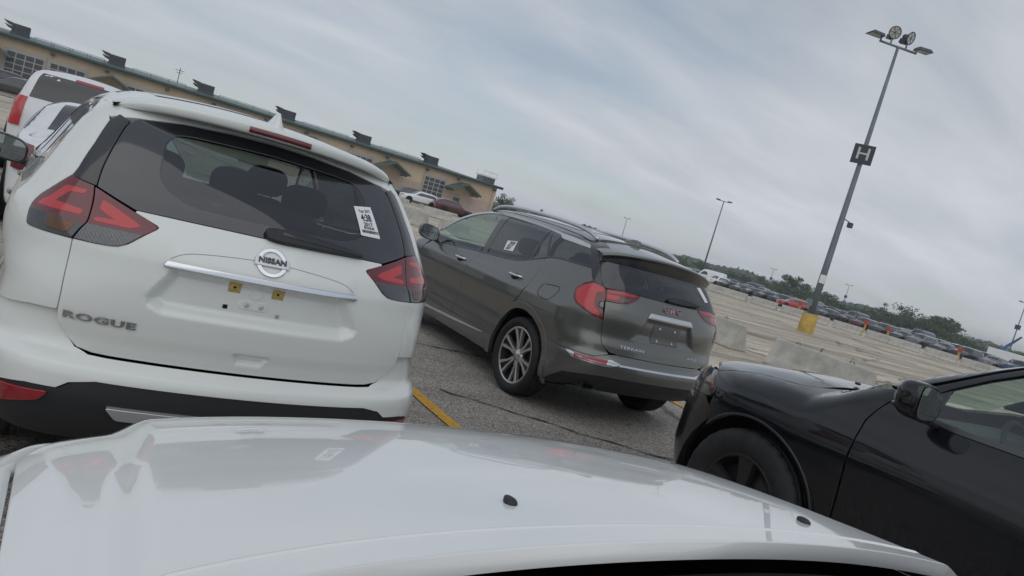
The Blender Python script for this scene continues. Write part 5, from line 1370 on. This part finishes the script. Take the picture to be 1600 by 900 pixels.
# ---------------------------------------------------------------- service building
TAN = mat('tan_metal_siding', (.60, .475, .335), .6, vary=(.35, .10))
TAN2 = mat('pinkish_masonry', (.50, .39, .325), .8, vary=(.8, .12))
GREEN = mat('green_roof_metal', (.085, .135, .118), .45, .1, vary=(.6, .15))
GREEND = mat('dark_green_trim', (.03, .058, .052), .5)
UNIT = mat('grey_hvac_steel', (.085, .09, .105), .55, .3, vary=(1.2, .2))
DOORG = mat('dusky_door_glass', (.05, .055, .062), .12, 0, .3)
DOORF = mat('door_frame_paint', (.42, .40, .37), .6)
def build_building():
    D = 100.0; x0, x1 = -46.0, 58.0; ez = 5.55; dep = 26.0
    root = empty('service_building', ((x0 + x1)/2, D, 0), 0, 'long tan service building with green metal roof and garage doors', 'building')
    def B(name, b, m, parent=root, bev=0): return box_obj(name, (b[0] - (x0+x1)/2, b[1] - (x0+x1)/2, b[2] - D, b[3] - D, b[4], b[5]), m, parent, bev)
    B('wall', (x0, x1, D, D + dep, 2.7, ez), TAN)
    B('lower_wall', (x0 - .03, x1 + .03, D - .05, D + dep + .05, 0, 2.695), TAN2)
    # vertical siding ribs, far too fine to pick apart
    xs = np.arange(x0 + .3, x1, .6)
    V, Fc = boxes([(x - (x0+x1)/2, x + .05 - (x0+x1)/2, -.035, -.002, 2.72, ez - .3) for x in xs])
    tag(mesh_obj('siding_rib', V, Fc, TAN, root, smooth=False), kind='stuff')
    c = (x0 + x1)/2
    # roof: eave fascia, slope to the ridge, hipped right end
    V = [(x0 - c - .6, -.7, ez), (x1 - c + .6, -.7, ez), (x1 - c + .6, dep + .7, ez), (x0 - c - .6, dep + .7, ez), (x0 - c - .6, dep/2, ez + 1.1), (x1 - c - 9.0, dep/2, ez + 1.1)]
    roof = mesh_obj('roof', V, [(0, 1, 5, 4), (2, 3, 4, 5), (1, 2, 5), (0, 4, 3), (0, 3, 2, 1)], GREEN, root, smooth=False)
    B('fascia', (x0 - .6, x1 + .6, D - .78, D - .62, ez - .30, ez + .10), GREEND, roof)
    B('gutter', (x0 - .6, x1 + .6, D - .92, D - .79, ez - .08, ez + .06), GREEN, roof)
    # standing seams
    sm = []
    for x in np.arange(x0 - c, x1 - c - 9, 1.2):
        sm.append((x, x + .06, -.7, -.6, ez + .02, ez + .05))
    for k, x in enumerate((-5.6, 4.4, 14.9, 25.8, 37.2, 48.6)):
        u = empty('rooftop_unit', (x - c, 6.0, ez + .75), parent=root); u.scale = (.70, .70, .70)
        box_obj('unit_casing', (-1.25, 1.25, -1.2, 1.2, 0, 1.35), UNIT, u, .04, 1)
        V, Fc = extrude_poly([(-1.25, 1.40), (-2.55, 1.55), (-1.95, 1.10), (-1.25, .95)], 'y', -1.1, 1.1); mesh_obj('intake_hood', V, Fc, UNIT, u, smooth=False)
        V, Fc = extrude_poly([(-1.25, .80), (-2.35, .95), (-1.85, .55), (-1.25, .40)], 'y', -1.1, 1.1); mesh_obj('intake_hood', V, Fc, UNIT, u, smooth=False)
        box_obj('curb', (-1.35, 1.35, -1.3, 1.3, -.6, -.005), UNIT, u)
        for lx in (-.9, -.3, .3, .9): box_obj('louvre', (lx - .22, lx + .22, -1.215, -1.203, .2, 1.15), mat('louvre_dark', (.05, .055, .065), .6), u)
    # roof-edge rails
    for a_, b_ in ((-4, 1.5), (-2.4, 3), (6, 12), (16, 22.5), (27, 33.5), (38.5, 45)):
        V, Fc = join(tube([(a_ - c, 2.0, ez + .70), (b_ - c, 2.0, ez + .70)], .03, 6), *[tube([(x - c, 2.0, ez + .2), (x - c, 2.0, ez + .70)], .025, 6) for x in np.linspace(a_, b_, 4)])
        mesh_obj('roof_rail', V, Fc, GREEND, roof)
    # gable awnings and overhead doors
    for k in range(-3, 5):
        cx = 3.9 + 11.9*k
        if cx - 5 < x0: continue
        V = [(cx - c - 2.5, -3.0, 3.35), (cx - c, -3.0, 4.60), (cx - c + 2.5, -3.0, 3.35), (cx - c - 2.5, -.04, 3.35), (cx - c, -.04, 4.60), (cx - c + 2.5, -.04, 3.35)]
        aw = empty('awning', (0, 0, 0), parent=root)
        Vt = V + [(p[0], p[1], p[2] - .22) for p in V]
        mesh_obj('awning_roof', Vt, [(0, 1, 4, 3), (1, 2, 5, 4), (6, 9, 10, 7), (7, 10, 11, 8), (0, 6, 7, 1), (1, 7, 8, 2), (0, 3, 9, 6), (2, 8, 11, 5)], GREEN, aw, smooth=False)
        for sx in (-1, 1): box_obj('bracket', (cx - c + sx*2.1 - .06, cx - c + sx*2.1 + .06, -2.6, -.04, 2.95, 3.1), GREEND, aw)
        B('entry_door', (cx - .55, cx + .55, D - .08, D - .055, 0, 2.15), mat('brown_door', (.10, .085, .08), .5), aw)
        for off in (-4.3, 3.6):
            dx = cx + off
            if dx + 2 > x1 or (off > 0 and k > 0): continue
            dr = empty('overhead_door', (0, 0, 0), parent=root)
            B('door_frame', (dx - 1.95, dx + 1.95, D - .12, D - .056, 0, 4.35), DOORF, dr)
            B('door_glass', (dx - 1.75, dx + 1.75, D - .15, D - .125, .15, 4.0), DOORG, dr)
            bars = [(dx - c - 1.75 + 3.5*i/4 - .05, dx - c - 1.75 + 3.5*i/4 + .05, -.18, -.152, .15, 4.0) for i in range(5)] + [(dx - c - 1.80, dx - c + 1.80, -.183, -.1535, z - .05, z + .05) for z in np.linspace(.15, 4.0, 7)]
            V, Fc = boxes(bars); mesh_obj('door_grid', V, Fc, DOORF, dr, smooth=False)
        # wall lamps and number plates
        for off in (-.5, 6.0):
            B('wall_lamp', (cx + off - .22, cx + off + .22, D - .35, D - .04, 4.75, 5.0), UNIT)
        B('downpipe', (cx + 5.85, cx + 6.0, D - .16, D - .052, .1, ez - .35), TAN2)
    return root
build_building()

# ---------------------------------------------------------------- masts and poles
STEEL = mat('galvanised_steel', (.19, .225, .25), .55, .5, vary=(2, .12))
YCONC = mat('yellow_painted_concrete', (.52, .35, .085), .75, vary=(2.5, .25))
SIGNB = mat('sign_navy', (.035, .042, .055), .5)
def build_mast():
    root = empty('lamp_post', (33.6, 23.3, 0), 0, 'tall floodlight mast carrying a dark letter sign on a yellow base', 'lamp post')
    V, Fc = tube([(0, 0, .9), (0, 0, 4), (0, 0, 8), (0, 0, 12), (0, 0, 15.0)], [.19, .165, .13, .098, .07], 16)
    mesh_obj('pole', V, Fc, STEEL, root, fix=True)
    V, Fc = lathe([(.001, 1.02), (.36, 1.02), (.40, .98), (.41, .0)], 28, 'z'); mesh_obj('base', V, Fc, YCONC, root, fix=True)
    box_obj('base_plate', (-.26, .26, -.26, .26, 1.021, 1.07), STEEL, root)
    a = math.radians(55.3); rt = Vector((math.cos(a), -math.sin(a), 0)); fw = Vector((math.sin(a), math.cos(a), 0))
    def P(r, f, z): return tuple(rt*r + fw*f + Vector((0, 0, z)))
    rs, fs = rt, fw
    rt = (rs*math.cos(.55) + fs*math.sin(.55)); fw = (fs*math.cos(.55) - rs*math.sin(.55))
    # cross arm
    V, Fc = tube([P(-1.05, 0, 15.02), P(0, 0, 15.02), P(1.05, 0, 15.02)], .06, 8); arm = mesh_obj('cross_arm', V, Fc, STEEL, root, fix=True)
    def lamp_flat(r, sgn):
        e = empty('flood_lamp', parent=root)
        Q = [P(r + sgn*q[0], q[1], 15.2 + q[2]) for q in ((-.05, -.25, 0), (.75, -.30, .02), (.75, .30, .02), (-.05, .25, 0), (.0, -.22, .14), (.6, -.26, .15), (.6, .26, .15), (.0, .22, .14))]
        mesh_obj('lamp_housing', Q, [(0, 1, 2, 3), (4, 7, 6, 5), (0, 4, 5, 1), (1, 5, 6, 2), (2, 6, 7, 3), (3, 7, 4, 0)], UNIT, e, smooth=False, fix=True)
        mesh_obj('lamp_lens', [P(r + sgn*q[0], q[1], 15.19 + q[2]) for q in ((.05, -.2, 0), (.68, -.24, .015), (.68, .24, .015), (.05, .2, 0))], [(0, 1, 2, 3)], CLEARL, e, smooth=False)
        V, Fc = tube([P(r, 0, 15.0), P(r, 0, 15.2)], .045, 8); mesh_obj('lamp_stem', V, Fc, STEEL, e)
    lamp_flat(-1.02, -1); lamp_flat(1.02, 1)
    for r, yaw in ((-.45, .5), (.42, 1.05)):
        e = empty('flood_lamp', parent=root)
        ax = (rs*math.sin(yaw) - fs*math.cos(yaw) + Vector((0, 0, -.25))).normalized()
        s1 = ax.cross(Vector((0, 0, 1))).normalized(); s2 = s1.cross(ax)
        o0 = Vector(P(r, 0, 15.62))
        def lat(prof, n=28):
            V = []; Fc = []
            for i in range(n):
                t = 2*math.pi*i/n
                for (rr, h) in prof: V.append(tuple(o0 + ax*h + s1*math.cos(t)*rr + s2*math.sin(t)*rr))
            m = len(prof)
            for i in range(n):
                for k in range(m-1): Fc.append((i*m+k, ((i+1) % n)*m+k, ((i+1) % n)*m+k+1, i*m+k+1))
            return V, Fc
        mesh_obj('lamp_reflector', *lat([(.05, -.34), (.13, -.30), (.15, -.12), (.28, .06), (.32, .08), (.32, .12), (.28, .12)]), UNIT, e, fix=True)
        mesh_obj('lamp_lens', *lat([(.001, .10), (.29, .10)]), mat('flood_lens', (.55, .55, .50), .15, .3, 1.0), e)
        for k in range(3):
            t = math.pi*k/3; d_ = s1*math.cos(t) + s2*math.sin(t)
            mesh_obj('lamp_guard', *tube([tuple(o0 + ax*.115 - d_*.29), tuple(o0 + ax*.115 + d_*.29)], .010, 5), UNIT, e)
        V, Fc = tube([P(r, 0, 15.02), P(r, 0, 15.45)], .045, 8); mesh_obj('lamp_stem', V, Fc, STEEL, e)
        bx_ = [tuple(o0 + ax*q[0] + s1*q[1] + s2*q[2]) for q in ((-.35, -.13, -.34), (-.02, -.13, -.34), (-.02, .13, -.34), (-.35, .13, -.34), (-.35, -.13, -.12), (-.02, -.13, -.12), (-.02, .13, -.12), (-.35, .13, -.12))]
        mesh_obj('ballast_box', bx_, [(0, 3, 2, 1), (4, 5, 6, 7), (0, 1, 5, 4), (1, 2, 6, 5), (2, 3, 7, 6), (3, 0, 4, 7)], UNIT, e, smooth=False, fix=True)
    rt, fw = rs, fs
    # square letter sign
    for k, t in enumerate((0.0,)):
        Vb = [P(r, f, z) for f in (-.22, -.17) for r, z in ((-.50, 8.98), (.50, 8.98), (.50, 9.96), (-.50, 9.96))]
        sg = mesh_obj('letter_sign', Vb, [(0, 1, 2, 3), (7, 6, 5, 4), (0, 4, 5, 1), (1, 5, 6, 2), (2, 6, 7, 3), (3, 7, 4, 0)], SIGNB, root, smooth=False, fix=True)
        V, Fc = text_mesh('H', .86, .004, .004, 1.0); V[:, 0] *= 1.12
        mesh_obj('sign_lettering', place_flat(V, P(0, -.228, 9.47), rt, (0, 0, 1)), Fc, mat('sign_letter', (.55, .56, .58), .6), sg, smooth=False)
    # camera bracket, small plates
    cb = mesh_obj('camera_bracket', *join(tube([P(.1, 0, 6.15), P(.38, 0, 6.05)], .03, 6), boxes([(0, 0, 0, 0, 0, 0)])), STEEL, root)
    o = box_obj('camera_housing', (-.12, .12, -.12, .12, -.14, .14), UNIT, root, .05, 2); o.location = P(.46, 0, 5.9)
    o = box_obj('small_plate', (-.14, .14, -.02, .02, -.22, .22), PAPER, root); o.location = P(.02, -.20, 2.9); o.rotation_euler = (0, 0, -a)
    o = box_obj('small_plate', (-.12, .12, -.02, .02, -.18, .18), STEEL, root); o.location = P(-.2, -.24, 1.6); o.rotation_euler = (0, 0, -a)
build_mast()
def plain_mast(az, d, h, label, sign=False):
    x, y = d*math.sin(math.radians(az)), d*math.cos(math.radians(az))
    root = empty('lamp_post', (x, y, 0), -math.radians(az), label, 'lamp post', 'distant lamp posts over the lot')
    V, Fc = tube([(0, 0, 0), (0, 0, h*.5), (0, 0, h)], [.20, .15, .10], 10); mesh_obj('pole', V, Fc, STEEL, root, fix=True)
    V, Fc = tube([(-1.1, 0, h), (1.1, 0, h)], .07, 6); mesh_obj('cross_arm', V, Fc, STEEL, root, fix=True)
    for s in (-1, 1):
        box_obj('flood_lamp', (s*1.1 - .4, s*1.1 + .4, -.3, .3, h + .02, h + .22), UNIT, root)
    if sign: box_obj('letter_sign', (-.6, .6, -.22, -.17, h*.58, h*.58 + 1.1), SIGNB, root)
plain_mast(47.02, 142, 15.3, 'distant lamp post just right of the grey crossover roof')
plain_mast(40.45, 300, 14, 'tiny far lamp post above the roof rail of the grey crossover')
plain_mast(67.38, 210, 15.5, 'distant lamp post at the right edge by the blue boom', True)
plain_mast(57.1, 330, 13, 'distant lamp post over the trees right of the yellow base', True)
plain_mast(51.9, 360, 12, 'distant lamp post over the wooded rise', True)
def antenna():
    root = empty('rooftop_antenna', (11.2, 104.0, 6.2), 0, 'thin rooftop antenna standing on the tan building', 'antenna')
    mesh_obj('mast', *tube([(0, 0, 0), (0, 0, 1.9)], .05, 6), UNIT, root)
    mesh_obj('cross_bar', *tube([(-.55, 0, 1.6), (.55, 0, 1.6)], .035, 6), UNIT, root)
    mesh_obj('cross_bar', *tube([(-.35, 0, 1.3), (.35, 0, 1.3)], .03, 6), UNIT, root)
antenna()
def tower():
    d = 150; x, y = d*math.sin(math.radians(29.05)), d*math.cos(math.radians(29.05))
    root = empty('watch_tower', (x, y, 0), 0, 'small lattice tower with a dark cabin behind the building end', 'tower')
    V, Fc = join(*[tube([(sx*1.1, sy*1.1, 0), (sx*.9, sy*.9, 6.6)], .08, 6) for sx in (-1, 1) for sy in (-1, 1)], *[tube([(-1.05, -1.05, z), (1.05, -1.05, z + 1.6)], .05, 5) for z in (0, 1.6, 3.2, 4.8)])
    mesh_obj('lattice_legs', V, Fc, PAPER, root)
    box_obj('cabin', (-1.4, 1.4, -1.4, 1.4, 6.6, 8.0), DOORG, root); box_obj('cabin_roof', (-1.6, 1.6, -1.6, 1.6, 8.01, 8.3), PAPER, root)
    mesh_obj('railing', *join(*[tube([(sx*1.5, sy*1.5, 8.3), (sx*1.5, sy*1.5, 9.1)], .05, 5) for sx in (-1, 1) for sy in (-1, 1)], tube([(-1.5, -1.5, 9.1), (1.5, -1.5, 9.1)], .05, 5), tube([(1.5, -1.5, 9.1), (1.5, 1.5, 9.1)], .05, 5)), PAPER, root)
    box_obj('platform', (-1.9, 1.9, -1.9, 1.9, 6.45, 6.59), PAPER, root)
tower()
def boom_lift():
    d = 190; az_ = math.radians(66.9); x, y = d*math.sin(az_), d*math.cos(az_)
    root = empty('boom_lift', (x, y, 0), -az_, 'blue boom crane with white body at the far right', 'crane')
    box_obj('chassis', (-2.2, 6.0, -1.2, 1.2, .8, 3.2), PAPER, root, .1, 1)
    for k in (-1.4, 3.8): mesh_obj('wheel', np.array(lathe([(.01, -1.3), (.5, -1.3), (.5, 1.3), (.01, 1.3)], 16, 'x')[0])[:, [1, 0, 2]] + [k, 0, .5], lathe([(.01, -1.3), (.5, -1.3), (.5, 1.3), (.01, 1.3)], 16, 'x')[1], RUB, root)
    mesh_obj('boom', *join(tube([(0, 0, 3.0), (2.9, 0, 7.0)], [.45, .2], 6), tube([(0, .5, 3.0), (2.9, 0, 7.0)], .1, 5)), mat('boom_blue', (.03, .09, .25), .5), root)
boom_lift()

# ---------------------------------------------------------------- concrete barriers
CONC = mat('weathered_concrete', (.47, .45, .405), .9, vary=(3.0, .24, 10), bump=(40, .4, .01))
BPROF = [(-.30, 0), (-.30, .08), (-.20, .30), (-.095, .81), (.095, .81), (.20, .30), (.30, .08), (.30, 0)]
def barrier_mesh(L_, h=.81):
    V, Fc = extrude_poly([(a, b*h/.81) for a, b in BPROF], 'x', -L_/2, L_/2)
    o = mesh_obj('concrete_barrier', V, Fc, CONC, None, smooth=False, fix=True)
    me = o.data; bpy.data.objects.remove(o); return me
BM = {}
def barrier(x, y, ang, label, L_=3.05, group=None, loop=True, h=.81):
    if (L_, h) not in BM: BM[(L_, h)] = barrier_mesh(L_, h)
    root = empty('concrete_barrier', (x, y, .004), math.radians(ang), label, 'barrier', group)
    o = bpy.data.objects.new('block', BM[(L_, h)]); link(o, root); bevel(o, .025, 1)
    if loop:
        for k in (-L_*.28, L_*.28):
            pth = [(k + .05*math.cos(a), 0, h - .02 + .085*math.sin(a)) for a in np.linspace(0, math.pi, 9)]
            mesh_obj('lifting_loop', *tube(pth, .008, 6), mat('rusty_steel', (.10, .06, .04), .8), root)
    return root
barrier(13.75, 8.95, 88, 'pale concrete barrier with a lifting loop right behind the bonnet of the black SUV', 2.35, h=.62)
barrier(14.1, 12.7, 86, 'concrete barrier half hidden behind the tail lamp of the grey crossover', 2.9, h=.62)
for k in range(13):
    t = k/12; x = 54.5 + 13.5*t; y = 52.0 - 27*t
    ang = math.degrees(math.atan2(-27, 13.5))
    barrier(x + .7*math.sin(k*2.1), y, ang + 6*math.sin(k*1.7), 'low concrete barrier, %dth from the left in the row before the distant cars' % (k + 1), 2.5, 'row of concrete barriers across the lot', False, .72)
for x, y, a, L_, lb in ((13.95, 31.0, 96, 2.7, 'concrete barrier right of the rear window pillar of the white crossover'), (15.4, 29.3, 24, 1.9, 'concrete barrier beside the door mirror of the grey crossover'), (22.0, 52.0, 12, 2.1, 'concrete barrier below the dark SUVs by the building'),
                       (23.4, 47.6, -28, 2.1, 'concrete barrier in front of the maroon crossover')):
    barrier(x, y, a, lb, L_, 'concrete barriers before the building', False, .68)

# ---------------------------------------------------------------- cars further off
gen_car('fullsuv', .30, 14.2 + 2.85, 0, 'white', 'white full-size SUV with tall red tail lamp at upper left', None, 2.2, 'white_full_size_suv')
gen_car('sedan', .52, 8.7 + 2.42, 0, 'white', 'white sedan between the white crossover roof and the white full-size SUV', None, 2.2, 'white_sedan')
near = [('wagon', 34.0, 74.5, -82, 'white', 'white crossover with black grille parked before the tan building'), ('wagon', 37.2, 72.3, 98, 'maroon', 'maroon crossover parked beside the barriers by the building'),
        ('suv', 36.5, 84, -80, 'charcoal', 'dark grey SUV behind the white crossover at the building'), ('suv', 33.4, 88, -78, 'black', 'black SUV parked nearest the awning of the building'),
        ('sedan', -4.4, 78, -70, 'silver', 'silver sedan by the garage door at far upper left'), ('suv', -3.6, 70, 80, 'black', 'black SUV left of the white full-size SUV'), ('sedan', -2.8, 62, -85, 'charcoal', 'dark sedan low at the far left edge')]
for k, (kd, x, y, hd, p, lb) in enumerate(near): gen_car(kd, x, y, hd, p, lb, 'cars standing before the building')
rc = random.Random(11)
cols = ['black', 'charcoal', 'silver', 'white', 'grey', 'blue', 'black', 'charcoal', 'black', 'charcoal', 'grey', 'black', 'blue', 'maroon']
for r_, (X, sp_) in enumerate(((93, 2.75), (99.5, 2.8), (113, 2.8), (119.5, 2.85))):
    y = 30 + rc.uniform(0, 1); nn = 0
    while y < 100 + r_*6:
        if rc.random() > .07:
            nn += 1
            kd = rc.choice(['suv', 'suv', 'sedan', 'wagon', 'pickup', 'suv', 'sedan'] + (['van'] if r_ > 1 else []))
            cl = rc.choice(cols)
            row = ('front', 'second', 'third', 'fourth', 'last')[r_]
            xx = X + (y - 60)*.10
            gen_car(kd, xx + rc.uniform(-.4, .4), y, (90 if r_ % 2 else -90) + rc.uniform(-3, 3), cl, 'distant %s %s, %dth from the right in the far lot, %s row' % (cl, {'suv': 'SUV', 'wagon': 'crossover', 'sedan': 'sedan', 'pickup': 'pickup truck', 'van': 'van'}[kd], nn, row), 'cars parked in rows in the far lot', .5)
        y += sp_ + rc.uniform(0, .25)
gen_car('wagon', 84.5, 61.5, -60, 'red', 'bright red car behind the barriers left of the yellow mast base', None, .7)
gen_car('van', 96, 87.5, -20, 'white', 'white van seen at the right edge of the grey crossover roof', None, .7)
# bollard stands with red boards along the far barrier row
for az_, d, lb in ((60.4, 84, 'yellow post with red board among the distant cars'), (64.8, 80, 'yellow post with red board near the white car at right'), (54.4, 88, 'yellow post right of the red car'), (58.9, 85, 'red board sign on a post left of the yellow post')):
    a = math.radians(az_); root = empty('sign_post', (d*math.sin(a), d*math.cos(a), 0), -a, lb, 'sign post', 'yellow and red posts along the far lot')
    mesh_obj('post', *tube([(0, 0, 0), (0, 0, 1.1)], .11, 8), YCONC, root); box_obj('board', (-.2, .2, -.13, -.115, 1.0, 1.4), mat('red_board', (.45, .05, .03), .6), root)

# ---------------------------------------------------------------- trees
LEAF = bpy.data.materials.new('leaf'); LEAF.use_nodes = True
_t = LEAF.node_tree; _b = _t.nodes['Principled BSDF']; _b.inputs['Roughness'].default_value = .7; _b.inputs['Specular IOR Level'].default_value = .2
_g = _t.nodes.new('ShaderNodeNewGeometry'); _r = _t.nodes.new('ShaderNodeValToRGB'); _r.color_ramp.elements[0].color = (.040, .070, .030, 1); _r.color_ramp.elements[1].color = (.125, .18, .08, 1)
_t.links.new(_g.outputs['Random Per Island'], _r.inputs[0]); _t.links.new(_r.outputs[0], _b.inputs['Base Color'])
BARK = mat('bark', (.07, .055, .045), .9)
def tree_mesh(seed, h, spread, n=1500, leaf=.36):
    r_ = random.Random(seed); np_ = np.random.default_rng(seed)
    limbs = []; tips = []
    V, Fc = tube([(0, 0, 0), (.05, .02, h*.25), (-.04, .05, h*.5), (.06, 0, h*.85)], [.05*h*.5, .036*h*.5, .025*h*.5, .008*h*.5], 8); limbs.append((V, Fc))
    for k in range(11):
        z0 = h*r_.uniform(.18, .7); a = k*2.4 + r_.uniform(-.4, .4); l = spread*r_.uniform(.6, 1.0)*(1.15 - .5*z0/h)
        p = [(0, 0, z0), (math.cos(a)*l*.5, math.sin(a)*l*.5, z0 + l*.25), (math.cos(a)*l, math.sin(a)*l, z0 + l*.45)]
        limbs.append(tube(p, [.014*h*.5, .010*h*.5, .004*h*.5], 6)); tips += [p[2], p[1]]
    tips.append((0, 0, h*.88)); tips.append((0, 0, h*.7))
    V = []; Fc = []
    per = n//len(tips)
    for t in tips:
        rad = spread*r_.uniform(.26, .46)
        for _ in range(per):
            d = np_.normal(size=3); d /= np.linalg.norm(d); q = np.array(t) + d*rad*np_.uniform(.35, 1.0)*np.array([1, 1, .72])
            if q[2] < h*.12: continue
            nrm = d + np_.normal(size=3)*.6; nrm /= np.linalg.norm(nrm); a = np.cross(nrm, [.3, .2, 1]); a /= np.linalg.norm(a); b = np.cross(nrm, a); s = leaf*np_.uniform(.5, 1.1)
            i = len(V); V += [q - a*s*.5, q + b*s*.38, q + a*s*.5, q - b*s*.38]; Fc.append((i, i+1, i+2, i+3))
    return join(*limbs), (V, Fc)
TP = []
for sd_, h, spd in ((1, 7.0, 2.6), (2, 6.2, 2.9), (3, 7.6, 2.3), (4, 5.0, 2.4)):
    tr, cr = tree_mesh(sd_, h, spd)
    o1 = mesh_obj('trunk', *tr, BARK, None); o2 = mesh_obj('crown', *cr, LEAF, None, smooth=False)
    TP.append((o1.data, o2.data)); bpy.data.objects.remove(o1); bpy.data.objects.remove(o2)
def tree(az_, d, sc, k, label, group='trees along the far edge of the lot', wide=1.0):
    a = math.radians(az_); root = empty('tree', (d*math.sin(a), d*math.cos(a), -.1), random.uniform(0, 6), label, 'tree', group); root.scale = (sc*wide, sc*wide, sc)
    for nm, me in zip(('trunk', 'crown'), TP[k]): link(bpy.data.objects.new(nm, me), root)
rt_ = random.Random(21)
# (azimuth, height above ground at 250 m, width factor)
prof = [(45.5, 4.0), (46.7, 4.4), (49.2, 4.0), (50.0, 4.2), (51.4, 5.2), (52.6, 5.4), (53.1, 5.6), (53.8, 7.4), (54.5, 6.0), (55.2, 6.2), (55.8, 5.8), (56.5, 4.2), (57.2, 3.8), (57.9, 4.6), (58.5, 4.6), (59.1, 5.2), (59.7, 7.2), (60.3, 5.0), (60.8, 5.6), (61.4, 7.6), (62.0, 6.6), (62.6, 6.4), (63.2, 7.6), (63.7, 7.6), (64.2, 6.0), (64.8, 3.8), (65.4, 3.6), (66.0, 3.4), (66.8, 3.8), (67.5, 3.6), (68.3, 4.2)]
for i, (a_, hh) in enumerate(prof):
    k = rt_.randrange(4); base = (7.0, 6.2, 7.6, 5.0)[k]
    tree(a_, 250 + rt_.uniform(-14, 14), hh/base*1.18, k, 'leafy tree, %dth from the left in the belt behind the far cars' % (i + 1), wide=1.25)
for a_, d, hh, lb in ((30.7, 185, 7.2, 'leafy tree just right of the building end'), (31.5, 182, 6.6, 'second leafy tree right of the building end'), (33.9, 230, 7.2, 'small tree tip above the roof rail of the grey crossover'), (36.9, 260, 6.0, 'lone tree tip over the grey crossover roof')):
    k = rt_.randrange(4); tree(a_, d, hh/(7.0, 6.2, 7.6, 5.0)[k], k, lb)
# wooded rise on the horizon, one mass
npr = np.random.default_rng(4); V = []; Fc = []
for _ in range(26000):
    a = math.radians(npr.uniform(20, 80)); d = npr.uniform(520, 640)
    top = 7.6 + 1.2*math.sin(a*31) + .9*math.sin(a*87 + 1) + npr.normal()*.5 + (d - 520)*.022
    z = npr.uniform(0, 1)**.6*max(top, 1); q = np.array([d*math.sin(a), d*math.cos(a), z])
    nrm = npr.normal(size=3) + np.array([-math.sin(a)*.6, -math.cos(a)*.6, .9]); nrm /= np.linalg.norm(nrm)
    u = np.cross(nrm, [.3, .2, 1]); u /= np.linalg.norm(u); v = np.cross(nrm, u); s = npr.uniform(.8, 1.9)
    i = len(V); V += [q - u*s, q + v*s*.8, q + u*s, q - v*s*.8]; Fc.append((i, i+1, i+2, i+3))
tag(mesh_obj('distant_wood', V, Fc, LEAF, None, smooth=False), 'far wooded rise forming the green horizon', 'wood', kind='stuff')

# ---------------------------------------------------------------- thin summer haze
V, Fc = boxes([(-720, 1120, -320, 1020, -1, 18)])
HZ = bpy.data.materials.new('haze'); HZ.use_nodes = True; _t = HZ.node_tree; _t.nodes.clear()
_o = _t.nodes.new('ShaderNodeOutputMaterial'); _v = _t.nodes.new('ShaderNodeVolumePrincipled')
_v.inputs['Color'].default_value = (.86, .92, 1, 1); _v.inputs['Density'].default_value = .0006; _v.inputs['Anisotropy'].default_value = .2
_t.links.new(_v.outputs[0], _o.inputs['Volume'])
tag(mesh_obj('haze', V, Fc, HZ, None, smooth=False), kind='stuff')
